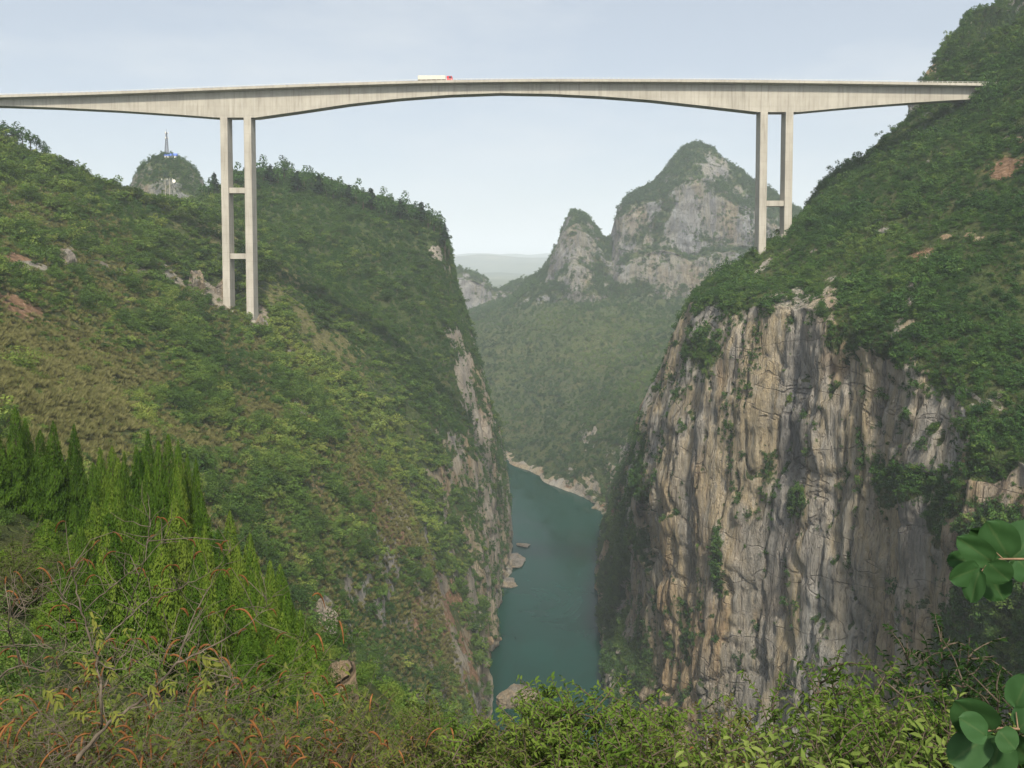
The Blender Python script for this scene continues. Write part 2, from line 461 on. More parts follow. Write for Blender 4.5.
SHEETS = {}
def sheet(name, stations, t, res_u, res_v, mat, masks, amp=2.5, flute=4.0, cl=(0.62, 0.40), near=0.0, seed=0.0, fold=0.0):
    """stations: (n_st, n_pt, 3) matched world points; lofted, then roughened"""
    S = np.array(stations, float)
    lu = np.median(np.linalg.norm(np.diff(S, axis=1), axis=2), axis=0)
    lv = np.median(np.linalg.norm(np.diff(S, axis=0), axis=2), axis=1)
    qu = subdiv_param(np.minimum(lu, 400), res_u) if np.isscalar(res_u) else res_u
    ru = lv if np.isscalar(res_v) else lv
    qv = [0.0]
    for i, ln in enumerate(lv):
        r_ = res_v if np.isscalar(res_v) else res_v[i]
        nn = max(2, int(math.ceil(min(ln, 600) / r_)))
        qv += [i + (j + 1) / nn for j in range(nn)]
    A = pchip(np.arange(S.shape[1]), np.swapaxes(S, 0, 1), qu)       # u, st, 3
    A = np.swapaxes(A, 0, 1)
    tt = np.asarray(t, float)
    G = pchip(tt, A, np.interp(qv, np.arange(len(tt)), tt))
    n = grid_normals(G)
    c = sstep(cl[0], cl[1], n[..., 2])
    dist = np.linalg.norm(G, axis=2)
    k = np.clip((dist - near) / 150.0, 0.03, 1.0)
    k = np.where(dist < near, 0.03, k)
    hor = n.copy(); hor[..., 2] *= 0.2
    base = fbm(G, 150, 3, seed + 30.0) * fold * sstep(640, 800, G[..., 1]) + fbm(G, 70, 3, seed + 1.0) * amp * 1.3 + fbm(G, 17, 3, seed + 2.0) * amp * 0.5
    W = G + np.stack([fbm(G, 25, 2, seed + 20.0), fbm(G, 25, 2, seed + 21.0), np.zeros(G.shape[:2])], -1) * 3.0
    def steps(L, q, sd):
        x = fbm(W, L, 2, seed + sd) * q
        f_ = np.floor(x); return (f_ + sstep(0.42, 0.58, x - f_)) / q
    def seam(L, w, sd): return np.exp(-(np.abs(fbm(W, L, 2, seed + sd)) / w) ** 2)
    fl = steps((26, 26, 260), 3.0, 3.0) * 1.25 + steps((13, 13, 130), 2.5, 4.0) * 0.3 + steps((70, 70, 38), 3.0, 5.0) * 0.5
    fl = fl - seam((20, 20, 240), 0.03, 12.0) * 0.7 - seam((12, 12, 120), 0.03, 13.0) * 0.22 - seam((60, 60, 26), 0.03, 14.0) * 0.35
    fl = (fl + fbm(G, (5, 5, 22), 3, seed + 15.0) * 0.16 + 0.15) * flute
    blocks = fbm(G, (2.6, 2.6, 5), 2, seed + 6.0) * 0.09 * flute
    base = base * (1 - 0.55 * c)
    G = G + n * (base * k)[..., None] + hor * ((fl + blocks) * c * k)[..., None]
    n = grid_normals(G)
    NV, NU = G.shape[:2]
    V = G.reshape(-1, 3)
    i = np.arange(NV * NU).reshape(NV, NU)
    Fc = np.stack([i[:-1, :-1], i[:-1, 1:], i[1:, 1:], i[1:, :-1]], -1).reshape(-1, 4)
    me = mesh_np(name, V, Fc)
    # make the normals point up
    pn = np.zeros(len(Fc) * 3, np.float32); me.polygons.foreach_get('normal', pn)
    if pn.reshape(-1, 3)[:, 2].mean() < 0: me.flip_normals()
    px, py = proj(V)
    nz = n.reshape(-1, 3)[:, 2]
    c2 = sstep(cl[0] + 0.06, cl[1], nz)
    wob = fbm(V, 16 * amp / 2.6, 4, seed + 8.0, 0.65) * 0.75
    mk = {q: ell(px, py, masks.get(q, []), wob) for q in ('dry', 'soil', 'rock', 'veg')}
    mk = {q: m_ * (V[:, 1] > 95) for q, m_ in mk.items()}
    bank = sstep(RIVER + 5.5, RIVER + 1.5, V[:, 2] + fbm(V, 12, 3, 9.0) * 5)
    c2 = np.maximum(c2 * (1 - 0.9 * mk['veg']), np.maximum(mk['rock'], bank))
    mk['rock'] = np.maximum(mk['rock'], bank * 0.15)
    for q in ('dry', 'soil', 'rock'): fattr(me, q, mk[q])
    fattr(me, 'cliff', c2)
    o = link(name, me, mat)
    tag(o, kind='structure')
    SHEETS[name] = dict(G=G, V=V, F=Fc, nz=nz, cliff=c2, px=px, py=py, **mk)
    return o

def st_px(Y, pts, bank_px=None):
    out = [P(x, y, Y) for x, y in pts]
    if bank_px is not None:
        X = (bank_px - 512) / F * (Y * CP - RIVER * SP)
        out += [np.array([X, Y, RIVER]), np.array([X + 16, Y, RIVER - 14])]
    return out

def st_w(Y, pts, bankX):
    return [np.array([x, Y, z]) for x, z in pts] + [np.array([bankX, Y, RIVER]), np.array([bankX + 16, Y, RIVER - 14])]

LEFT = [
 (-60, st_w(-60, [(-300,22),(-110,9),(-30,6),(-18,5),(-9,4),(-4,3),(0,2.5),(6,2),(15,0),(33,-36),(45,-90),(55,-150),(63,-190)], 72)),
 (-8, st_w(-8, [(-300,16),(-110,5),(-30,2),(-18,1),(-9,0),(-4,-1),(0,-1.6),(6,-2),(15,-5),(33,-38),(45,-92),(55,-150),(63,-190)], 72)),
 (3, st_w(3, [(-300,16),(-110,3),(-30,0),(-18,-1),(-9,-2),(-4,-2.8),(0,-3),(6,-3.2),(15,-6),(33,-40),(45,-95),(55,-150),(63,-190)], 71)),
 (10, st_w(10, [(-300,18),(-120,3),(-35,-1.5),(-22,-3),(-13,-5),(-6,-7),(0,-8),(8,-8.5),(17,-12),(32,-42),(44,-95),(54,-150),(62,-190)], 70)),
 (20, st_w(20, [(-300,20),(-130,3),(-40,-4),(-28,-6.5),(-18,-9),(-9,-11.5),(0,-13.5),(9,-15),(17,-20),(30,-50),(42,-100),(52,-150),(60,-190)], 68)),
 (35, st_w(35, [(-300,22),(-140,3),(-50,-7),(-36,-9.5),(-25,-13),(-14,-17),(-3,-21),(8,-26),(17,-36),(28,-62),(40,-105),(50,-150),(58,-190)], 66)),
 (50, st_w(50, [(-300,25),(-150,4),(-60,-10),(-45,-14),(-32,-17),(-20,-21),(-8,-27),(4,-34),(14,-48),(26,-75),(38,-115),(48,-155),(56,-190)], 64)),
 (70, st_w(70, [(-300,28),(-150,5),(-70,-13),(-50,-17),(-36,-21),(-25,-26),(-13,-33),(0,-45),(12,-62),(24,-90),(34,-125),(44,-160),(52,-195)], 60)),
 (100, st_w(100, [(-300,30),(-150,5),(-80,-18),(-60,-25),(-45,-33),(-30,-42),(-15,-55),(0,-70),(12,-90),(22,-115),(32,-145),(42,-175),(50,-200)], 56)),
 (150, st_px(150, [(-1000,190),(-250,350),(0,430),(60,478),(120,533),(175,600),(225,680),(268,770),(310,880),(345,1010),(375,1130),(405,1240),(430,1320)], 450)),
 (200, st_px(200, [(-900,130),(-200,275),(0,345),(60,388),(120,432),(180,487),(232,552),(275,625),(312,700),(345,800),(380,920),(410,1020),(435,1090)], 455)),
 (250, st_px(250, [(-700,60),(-200,210),(0,288),(60,325),(120,368),(180,415),(240,475),(288,540),(325,605),(355,680),(390,770),(425,870),(450,930)], 470)),
 (300, st_px(300, [(-600,0),(-200,150),(0,240),(60,272),(120,315),(180,358),(240,408),(295,462),(338,525),(370,590),(398,660),(430,750),(458,815)], 480)),
 (350, st_px(350, [(-600,-80),(-200,80),(0,195),(60,226),(120,264),(180,308),(240,358),(300,405),(345,460),(380,520),(410,585),(440,665),(468,740)], 487)),
 (402, st_px(402, [(-600,-120),(-200,20),(0,150),(60,182),(120,218),(180,265),(238,310),(275,328),(325,378),(370,435),(410,505),(445,590),(472,665)], 490)),
 (450, st_px(450, [(-600,-120),(-200,10),(0,139),(70,171),(130,194),(190,224),(240,262),(300,310),(350,365),(400,435),(435,500),(462,570),(480,630)], 491)),
 (520, st_px(520, [(-600,-100),(-200,30),(0,150),(100,200),(170,207),(240,229),(300,262),(350,300),(400,345),(440,405),(463,460),(480,525),(489,580)], 492)),
 (600, st_px(600, [(-600,-90),(-200,40),(0,165),(100,208),(180,208),(240,193),(300,205),(350,232),(400,268),(437,310),(462,370),(484,450),(497,520)], 503)),
 (680, st_px(680, [(-600,-80),(-200,50),(0,165),(100,212),(195,203),(250,174),(300,178),(350,191),(400,207),(438,222),(456,280),(486,380),(503,465)], 513)),
 (800, st_px(800, [(-600,-20),(-200,100),(0,190),(100,215),(200,215),(260,205),(320,205),(370,222),(410,240),(440,268),(455,330),(480,410),(495,455)], 500)),
 (1000, st_px(1000, [(-600,20),(-200,150),(0,220),(100,240),(200,245),(260,245),(300,250),(330,265),(360,290),(380,320),(400,360),(420,400),(435,430)], 445)),
 (1400, st_px(1400, [(-600,60),(-250,190),(-100,240),(0,255),(60,262),(100,268),(150,275),(180,285),(200,300),(220,320),(235,340),(250,360),(265,375)], 280)),
]
left_masks = dict(
 dry=[(60,385,95,50,15,1.0),(25,335,50,30,0,0.8),(330,345,80,16,42,0.9),(395,520,24,90,-28,0.8),(445,640,30,80,-25,0.8),(215,235,40,18,20,0.6),(290,280,25,25,0,0.6),(110,180,60,14,25,0.6),(120,290,40,14,10,0.5),(260,410,30,14,30,0.7),(60,460,60,30,0,0.8),(180,440,45,20,20,0.6)],
 soil=[(22,310,40,24,10,1.0),(14,203,18,5,5,1.0),(12,262,24,8,10,0.9),(192,190,30,7,-10,0.9),(60,337,22,8,0,0.7),(395,530,20,66,-28,0.8),(440,625,30,75,-25,0.9),(415,560,10,40,-28,0.7),(25,150,20,4,20,0.6),(320,480,14,18,0,0.5)],
 veg=[(455,290,14,40,-12,0.95),(447,250,10,22,-20,0.8),(478,395,6,30,-10,0.5),(500,470,7,40,-8,0.6)],
 rock=[(67,257,10,13,0,1.0),(198,285,40,9,18,0.95),(150,276,30,5,15,0.9),(215,298,14,12,30,0.9),(24,266,26,5,5,0.8),(434,252,9,6,50,0.9),(466,375,9,42,-8,1.0),(481,425,9,48,-12,1.0),(456,462,6,17,20,1.0),(405,520,7,20,-24,0.9),(388,505,4,16,-24,0.8),(432,605,7,26,-24,0.85),(455,650,7,24,-22,0.8),(418,545,4,18,-24,0.8),(472,600,6,34,-8,0.8),(490,520,7,44,-8,0.9),(425,575,4,18,-20,0.5),(262,318,9,16,0,0.9),(342,690,16,20,0,0.7),(325,618,12,22,-20,0.7),(300,410,5,22,-30,0.7),(497,600,6,40,0,0.8),(455,340,8,16,0,0.8),(120,268,30,5,15,0.6),(375,555,5,14,0,0.5),(30,268,9,5,0,0.6)])
LT = [a for a, b in LEFT]
lv_res = [10, 4, 1.2, 1.2, 1.6, 2, 2, 2.5, 3] + [2.2] * 10 + [6, 12]
sheet('gorge_hillside_terrain', [b for a, b in LEFT], LT, 2.4, lv_res, M['left'], left_masks, amp=2.6, flute=4.0, near=25, seed=0.0, cl=(0.36, 0.20))

RIGHT = [
 (90, st_px(90, [(1480,1700),(1500,1300),(1520,1000),(1540,800),(1570,650),(1600,635),(1640,615),(1700,600),(1800,580),(1950,550),(2100,520),(2300,480),(2500,440),(3000,380)])),
 (200, st_px(200, [(990,1090),(1000,1000),(1008,860),(1016,700),(1026,590),(1045,520),(1065,490),(1090,472),(1130,452),(1200,430),(1280,402),(1380,372),(1500,340),(1800,280)])),
 (250, st_px(250, [(885,950),(893,900),(900,800),(907,690),(916,590),(928,490),(940,420),(955,385),(1000,350),(1060,325),(1130,300),(1200,272),(1300,235),(1500,180)])),
 (300, st_px(300, [(780,845),(787,810),(795,740),(803,660),(813,570),(826,480),(836,395),(848,326),(890,292),(950,255),(1010,210),(1080,155),(1170,80),(1350,-60)])),
 (350, st_px(350, [(680,770),(688,735),(697,680),(706,610),(716,530),(727,450),(738,380),(752,306),(800,278),(860,240),(930,185),(1000,130),(1090,50),(1250,-80)])),
 (402, st_px(402, [(622,712),(640,692),(651,645),(653,570),(653,500),(658,440),(672,375),(694,312),(750,269),(787,237),(850,185),(915,138),(985,88),(1150,-50)])),
 (440, st_px(440, [(612,675),(628,655),(640,610),(642,545),(643,490),(650,430),(668,365),(692,305),(738,270),(790,228),(824,190),(870,152),(906,118),(938,72)])),
 (470, st_px(470, [(608,652),(620,632),(633,590),(636,530),(640,480),(649,425),(670,365),(692,315),(740,280),(800,235),(840,205),(890,165),(925,125),(952,38)])),
 (520, st_px(520, [(605,612),(613,602),(624,568),(630,515),(636,465),(650,412),(670,365),(692,335),(745,300),(805,262),(865,222),(925,180),(960,90),(985,8)])),
 (620, st_px(620, [(600,562),(603,552),(610,530),(620,492),(630,458),(643,422),(660,388),(682,362),(740,330),(805,292),(865,250),(925,205),(990,120),(1060,0)])),
 (760, st_px(760, [(602,506),(606,500),(613,488),(626,465),(640,440),(655,415),(672,390),(695,365),(745,335),(805,300),(865,262),(925,222),(1000,160),(1150,60)])),
 (890, st_px(890, [(551,474),(556,470),(566,461),(580,450),(598,436),(620,419),(645,402),(675,380),(735,345),(800,310),(860,275),(920,245),(1000,200),(1200,110)])),
 (1000, st_px(1000, [(500,452),(512,448),(531,439),(552,426),(575,412),(600,397),(628,381),(665,362),(730,332),(800,302),(860,275),(920,248),(1000,210),(1200,130)])),
 (1150, st_px(1150, [(400,425),(430,418),(465,410),(500,398),(535,382),(570,365),(605,350),(645,337),(720,315),(800,295),(860,272),(920,250),(1000,218),(1200,150)])),
 (1280, st_px(1280, [(350,395),(400,383),(445,362),(480,345),(515,328),(548,314),(585,309),(630,308),(700,305),(800,288),(860,268),(920,248),(1000,220),(1200,160)])),
 (1400, st_px(1400, [(330,372),(390,356),(440,338),(475,321),(510,304),(545,298),(585,299),(630,299),(700,298),(800,282),(860,265),(920,248),(1000,222),(1200,165)])),
 (1800, st_px(1800, [(300,350),(380,335),(430,318),(470,306),(505,296),(545,292),(585,292),(630,292),(700,292),(800,280),(860,268),(920,255),(1000,235),(1200,190)])),
]
rb = {90:1440, 200:978, 250:876, 300:772, 350:672, 402:617, 440:609, 470:605, 520:602, 620:598, 760:599, 890:546, 1000:490, 1150:380, 1280:320, 1400:300, 1800:280}
RS = []
for Y, pts in RIGHT:
    X = (rb[Y] - 512) / F * (Y * CP - RIVER * SP)
    RS.append([np.array([X - 16, Y, RIVER - 14]), np.array([X, Y, RIVER])] + pts)
right_masks = dict(
 dry=[(1005,165,22,12,-20,0.8),(900,370,14,40,20,0.6),(940,270,30,10,-30,0.5),(600,350,50,20,0,0.4),(905,250,20,10,0,0.5)],
 soil=[(1008,166,20,10,-20,0.8),(925,255,12,8,-30,0.7),(575,495,60,10,25,0.8)],
 rock=[(848,392,9,24,0,0.9),(908,395,13,48,5,0.8),(905,310,6,30,25,0.7),(930,258,5,4,0,0.9),(765,266,14,4,-40,0.8),(800,303,34,16,0,0.55),(765,300,22,10,0,0.5),(830,300,12,22,0,0.6),(725,325,30,12,10,0.6),(1000,400,20,20,0,0.5),(570,497,45,7,25,0.8)],
 veg=[(945,500,26,60,0,0.85),(612,640,16,50,0,0.9),(616,530,17,75,-6,0.95),(900,352,50,18,0,0.9),(870,335,26,26,0,0.8),(985,40,80,70,0,1.0),(770,462,12,22,0,1.0),(700,352,16,20,0,0.7),(800,505,10,18,0,0.6),(905,485,26,16,0,1.0),(985,560,45,60,0,0.9),(1005,650,55,100,0,0.9),(612,600,18,70,0,1.0),(640,660,26,36,0,0.8),(718,545,7,35,0,0.7),(990,440,40,40,0,0.8),(860,330,40,25,0,0.7),(960,340,60,60,0,0.9),(745,300,30,18,0,0.9),(640,470,10,40,0,0.7),(690,630,10,30,0,0.6)])
sheet('gorge_cliff_terrain', RS, [a for a, b in RIGHT], 1.5, [6, 1.6, 1.1, 1.0, 1.0, 1.0, 1.2, 2.0, 3, 4, 4, 5, 6, 7, 7, 10, 14][:len(RIGHT)-1], M['right'], right_masks, amp=3.4, flute=4.0, near=25, seed=11.0, fold=9.0)

# far peaks
pxs = [330,440,490,528,545,556,566,574,588,605,613,622,640,660,676,692,708,735,760,820,900,1100]
rows = [
 (1340, [372,352,337,318,309,306,306,306,305,304,304,304,306,310,314,312,308,303,298,286,268,236]),
 (1360, [370,348,330,306,293,281,270,264,268,280,282,263,256,251,253,258,253,251,251,262,264,232]),
 (1369, [369,346,329,305,291,278,266,260,265,278,279,259,252,247,249,254,249,248,248,260,263,231]),
 (1388, [368,343,322,294,280,258,234,222,233,258,262,217,204,198,186,180,181,197,213,244,260,228]),
 (1470, [365,340,316,282,269,250,224,213,219,241,240,203,190,180,157,145,149,168,186,222,250,225]),
 (1560, [372,350,330,305,295,280,262,255,260,270,270,250,238,228,215,206,210,225,238,255,265,240]),
 (1750, [390,375,360,350,345,340,335,335,335,335,330,325,320,315,310,305,305,310,310,315,310,290])]
peak_masks = dict(rock=[(578,275,12,30,8,0.6),(635,225,12,20,0,0.5),(715,165,18,12,0,0.7),(700,215,18,22,0,0.5),(660,260,60,30,0,0.35),(672,285,8,22,15,0.6)],
 veg=[(660,222,8,40,20,0.8),(600,270,7,30,0,0.8),(612,290,80,8,0,0.8),(640,238,10,24,30,0.7),(705,240,18,6,20,0.7),(745,290,25,18,0,0.9),(725,195,30,8,25,0.6)])
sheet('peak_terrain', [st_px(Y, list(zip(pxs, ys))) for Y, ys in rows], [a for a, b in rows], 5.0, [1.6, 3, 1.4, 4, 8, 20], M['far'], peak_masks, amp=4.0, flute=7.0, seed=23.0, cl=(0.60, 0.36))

# butte beyond the bend
pxs = [250,380,440,456,470,484,493,501,511,524,545,600]
rows = [(1650, [345,340,328,320,317,315,314,311,306,301,300,312]),
        (1662, [320,315,285,278,280,285,296,294,289,285,291,308]),
        (1700, [300,295,276,270,273,278,290,289,285,281,288,306]),
        (1800, [320,315,290,285,285,288,296,296,293,290,295,315])]
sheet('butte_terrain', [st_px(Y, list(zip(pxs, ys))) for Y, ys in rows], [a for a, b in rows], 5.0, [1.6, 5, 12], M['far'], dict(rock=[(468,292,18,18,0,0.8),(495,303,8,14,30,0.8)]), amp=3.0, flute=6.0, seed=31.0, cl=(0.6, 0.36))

# rounded knoll behind the saddle
pxs = [50,88,114,130,139,152,168,184,199,208,226,270]
rows = [(850, [225,222,218,213,212,212,212,212,212,213,216,222]),
        (870, [222,216,208,200,190,178,172,180,190,202,212,222]),
        (900, [220,212,204,193,172,160,155,161,175,192,206,220]),
        (960, [230,225,215,205,190,180,175,180,190,205,215,230])]
sheet('knoll_terrain', [st_px(Y, list(zip(pxs, ys))) for Y, ys in rows], [a for a, b in rows], 3.0, [1.6, 3, 8], M['far'], dict(rock=[(150,172,4,9,10,0.5),(192,178,4,12,0,0.5)], veg=[(168,180,22,20,0,0.5)]), amp=2.0, flute=2.5, seed=41.0)

# distant rolling country, and the base ground
xs = np.linspace(-16000, 16000, 260); ys = np.concatenate([np.linspace(1750, 6000, 50), np.linspace(6200, 30000, 90)])
XX, YY = np.meshgrid(xs, ys)
Q = np.stack([XX, YY, np.zeros_like(XX)], -1)
ZZ = -150 + sstep(1800, 9000, YY) * 130 + fbm(Q, 2600, 4, 3.0) * (40 + 110 * sstep(2500, 9000, YY)) + sstep(9000, 14000, YY) * (90 + fbm(Q, 5000, 3, 7.0) * 90)
V = np.stack([XX, YY, ZZ], -1)
i = np.arange(V.shape[0] * V.shape[1]).reshape(V.shape[:2])
me = mesh_np('distant_terrain', V.reshape(-1, 3), np.stack([i[:-1,:-1], i[:-1,1:], i[1:,1:], i[1:,:-1]], -1).reshape(-1, 4))
nd = NT('distant_woodland'); ps = nd.n('ShaderNodeNewGeometry').outputs['Position']
nd.principled(nd.ramp(nd.noise(ps, 0.004, 6, 0.65), [(0.35, (0.035, 0.055, 0.025)), (0.6, (0.075, 0.09, 0.04)), (0.75, (0.16, 0.15, 0.09))]), 0.95, None, 0.1)
tag(link('distant_terrain', me, nd.m), kind='structure')
b = MB(); b.add([(-30000,-8000,-262),(30000,-8000,-262),(30000,31000,-262),(-30000,31000,-262)], [(0,1,2,3)])
tag(b.build('base_ground', nd.m), kind='structure')

# river
b = MB(); b.add([(-700,-900,RIVER),(500,-900,RIVER),(500,1700,RIVER),(-700,1700,RIVER)], [(0,1,2,3)])
tag(b.build('river_water', M['water']), kind='structure')

# haze
b = MB(); b.box(-33000, 33000, -9000, 33000, -264, 560)
nh = NT('thin_haze'); vol = nh.n('ShaderNodeVolumePrincipled')
vol.inputs['Color'].default_value = (0.90, 0.955, 1.0, 1); vol.inputs['Density'].default_value = HAZE; vol.inputs['Anisotropy'].default_value = 0.0
nh.l(vol.outputs[0], nh.out.inputs['Volume'])
hz = b.build('haze', nh.m); tag(hz, kind='stuff')

# ------------------------------------------------------------------ bridge
BY = 402.0
def bx(px, py=100, Y=BY): return P(px, py, Y)[0]
def bz(py, Y): return P(512, py, Y)[2]
tx = [-140, 0, 100, 220, 340, 450, 560, 700, 800, 900, 1000, 1080]
ty = [98.5, 94, 91, 86.5, 82, 79, 78, 78.5, 79.5, 81, 82.5, 84]
lx = [-140, 0, 60, 120, 180, 219, 257.5, 300, 350, 400, 450, 500, 550, 600, 650, 700, 756.5, 796.5, 850, 900, 950, 1000, 1080]
ly = [107, 105.5, 107.5, 110.5, 114.5, 117.5, 117.5, 111.5, 104, 98.5, 94.8, 93, 93.8, 96.2, 100, 105.5, 112, 112, 107, 103.2, 100, 98, 97]
def top_z(px): return float(pchip(tx, np.array(ty), [px])[0])
def low_z(px): return float(np.interp(px, lx, ly))
pxl = sorted(set(list(np.arange(-140, 1081, 8)) + [219, 257.5, 756.5, 796.5]))
bridge = tag(empty('road_bridge', (0, BY, 0)), 'long pale concrete girder bridge on tall twin-legged piers spanning the gorge', 'bridge')
gird, deck, soff = MB(), MB(), MB()
par = [MB(), MB()]; road = MB()
prev = None
Xs, Zt, Zl = [], [], []
for px in pxl:
    zt = bz(top_z(px), BY - 6.4) - 1.05      # road level: parapet top is what the photo shows
    zl = bz(low_z(px), BY - 3.5)
    Xs.append(bx(px)); Zt.append(zt); Zl.append(zl)
for k in range(len(Xs) - 1):
    x0, x1 = Xs[k], Xs[k+1]; a0, a1, l0, l1 = Zt[k], Zt[k+1], Zl[k], Zl[k+1]
    def seg(mb, y0, y1, lo0, lo1, hi0, hi1):
        mb.hexa([(x0,y0,lo0),(x1,y0,lo1),(x1,y1,lo1),(x0,y1,lo0),(x0,y0,hi0),(x1,y0,hi1),(x1,y1,hi1),(x0,y1,hi0)])
    seg(gird, -3.5, 3.5, l0, l1, a0 - 0.66, a1 - 0.66)
    # deck slab with tapering cantilevers
    for s in (-1, 1):
        ya, yb = s * 3.5, s * 6.5
        c = [(x0,ya,a0-0.95),(x1,ya,a1-0.95),(x1,yb,a1-0.42),(x0,yb,a0-0.42),(x0,ya,a0-0.05),(x1,ya,a1-0.05),(x1,yb,a1-0.05),(x0,yb,a0-0.05)]
        if s > 0: deck.hexa(c)
        else: deck.hexa([c[3],c[2],c[1],c[0],c[7],c[6],c[5],c[4]])
    seg(deck, -3.495, 3.495, a0 - 0.64, a1 - 0.64, a0 - 0.05, a1 - 0.05)
    seg(road, -5.9, 5.9, a0 - 0.046, a1 - 0.046, a0, a1)
    for j, s in enumerate((-1, 1)):
        y0, y1 = (-6.52, -6.18) if s < 0 else (6.18, 6.52)
        seg(par[j], y0, y1, a0 - 0.5, a1 - 0.5, a0 + 0.62, a1 + 0.62)
gird.build('girder', M['concrete'], bridge)
deck.build('deck', M['concrete'], bridge)
road.build('roadway', M['asphalt'], bridge)
for mb in par: mb.build('parapet', M['concrete'], bridge)
def zroad(x): return float(np.interp(x, Xs, Zt))
for s in (-1, 1):
    rl = MB()
    x = Xs[0]
    while x < Xs[-1]:
        z = zroad(x); rl.box(x - 0.07, x + 0.07, s*6.35 - 0.06, s*6.35 + 0.06, z + 0.6, z + 1.12); x += 2.2
    for k in range(len(Xs) - 1):
        rl.tube([(Xs[k], s*6.35, Zt[k] + 1.1), (Xs[k+1], s*6.35, Zt[k+1] + 1.1)], 0.06, 4, False)
    rl.build('railing', M['white'], bridge)

def make_pier(la, lb, za, zb, ztop, beams):
    pr = empty('pier', (0, 0, 0), 0, bridge)
    for (x0, x1), zb_ in ((la, za), (lb, zb)):
        m = MB()
        m.box(x0, x1, -3.6, 3.6, zb_ - 25, ztop - 0.01)
        m.build('leg', M['concrete'], pr, bevel=0.12)
        ft = MB(); ft.box(x0 - 1.6, x1 + 1.6, -5.2, 5.2, zb_ - 26, zb_ - 2.0)
        ft.build('footing', M['concrete'], pr, bevel=0.15)
    for zb0, zb1 in beams:
        m = MB(); m.box(la[1] - 0.02, lb[0] + 0.02, -2.6, 2.6, zb0, zb1); m.build('cross_beam', M['concrete'], pr, bevel=0.08)
    return pr
yf = BY - 3.6
def fx(px): return P(px, 100, yf)[0]
make_pier((fx(219.6), fx(226.9)), (fx(243.2), fx(250.6)), bz(306, yf), bz(316, yf), bz(117.5, BY - 3.5),
          [(bz(193, yf), bz(187.5, yf)), (bz(259, yf), bz(253.5, yf))])
make_pier((fx(760.8), fx(768.2)), (fx(786.2), fx(793.8)), bz(256, yf), bz(230, yf), bz(112, BY - 3.5),
          [(bz(206, yf), bz(200.5, yf))])

# truck
def truck():
    x0, x1 = P(418, 78, 399)[0], P(453.5, 78, 399)[0]
    L = x1 - x0
    z = zroad(x0 + L / 2)
    t = tag(empty('lorry', (x0, 399.2, z)), 'white box lorry with a red cab driving on the bridge deck', 'lorry')
    m = MB(); m.box(0, L - 3.4, -1.25, 1.25, 1.5, 3.15); m.build('cargo_box', M['cream'], t, bevel=0.06)
    m = MB(); m.box(0.05, L - 3.45, -1.27, 1.27, 1.13, 1.49); m.build('side_board', M['bark'], t)
    m = MB(); m.box(0.1, L - 0.4, -0.55, 0.55, 0.75, 1.13); m.build('chassis', M['dark'], t)
    m = MB(); c0, c1 = L - 2.9, L - 0.1
    m.hexa([(c0,-1.2,0.7),(c1,-1.2,0.7),(c1,1.2,0.7),(c0,1.2,0.7),(c0,-1.15,3.0),(c1-0.55,-1.15,2.95),(c1-0.55,1.15,2.95),(c0,1.15,3.0)])
    cab = m.build('cab', M['red'], t, bevel=0.08)
    for s in (-1, 1):
        w = MB(); w.box(c0 + 0.9, c1 - 0.75, s*1.2 - 0.02, s*1.2 + 0.02, 1.95, 2.8); w.build('window', M['glass'], cab)
    w = MB(); w.hexa([(c1-0.31,-1.0,1.95),(c1-0.22,-1.0,1.95),(c1-0.22,1.0,1.95),(c1-0.31,1.0,1.95),(c1-0.50,-0.95,2.75),(c1-0.42,-0.95,2.75),(c1-0.42,0.95,2.75),(c1-0.50,0.95,2.75)]); w.build('windscreen', M['glass'], cab)
    b_ = MB(); b_.box(c1 - 0.02, c1 + 0.12, -1.2, 1.2, 0.45, 0.85); b_.build('bumper', M['white'], cab)
    for wx in (1.2, 2.4, 3.6, L - 6.0, L - 4.9, L - 1.3):
        for s in (-1, 1):
            w = MB(); w.tube([(wx, s*1.18, 0.5), (wx, s*0.85, 0.5)], 0.5, 16); w.build('wheel', M['dark'], t)
truck()
# ------------------------------------------------------------------ vegetation: plant meshes
rng = np.random.default_rng(11)

def quads(c, nrm, size, asp, lv, spin=None):
    """leaf quads: centre, normal, length, aspect -> verts, faces, per-face value"""
    n = len(c)
    nrm = nrm / np.maximum(np.linalg.norm(nrm, axis=1, keepdims=True), 1e-9)
    r = rng.normal(size=(n, 3)) if spin is None else spin
    a = r - nrm * (r * nrm).sum(1, keepdims=True); a /= np.maximum(np.linalg.norm(a, axis=1, keepdims=True), 1e-9)
    b = np.cross(nrm, a)
    L = (size * 0.5)[:, None]; W = L * asp
    v = np.stack([c - a * L, c + b * W - a * L * 0.1, c + a * L - nrm * L * 0.25, c - b * W - a * L * 0.1], 1).reshape(-1, 3)
    f = np.arange(n * 4).reshape(n, 4)
    return v, f, lv

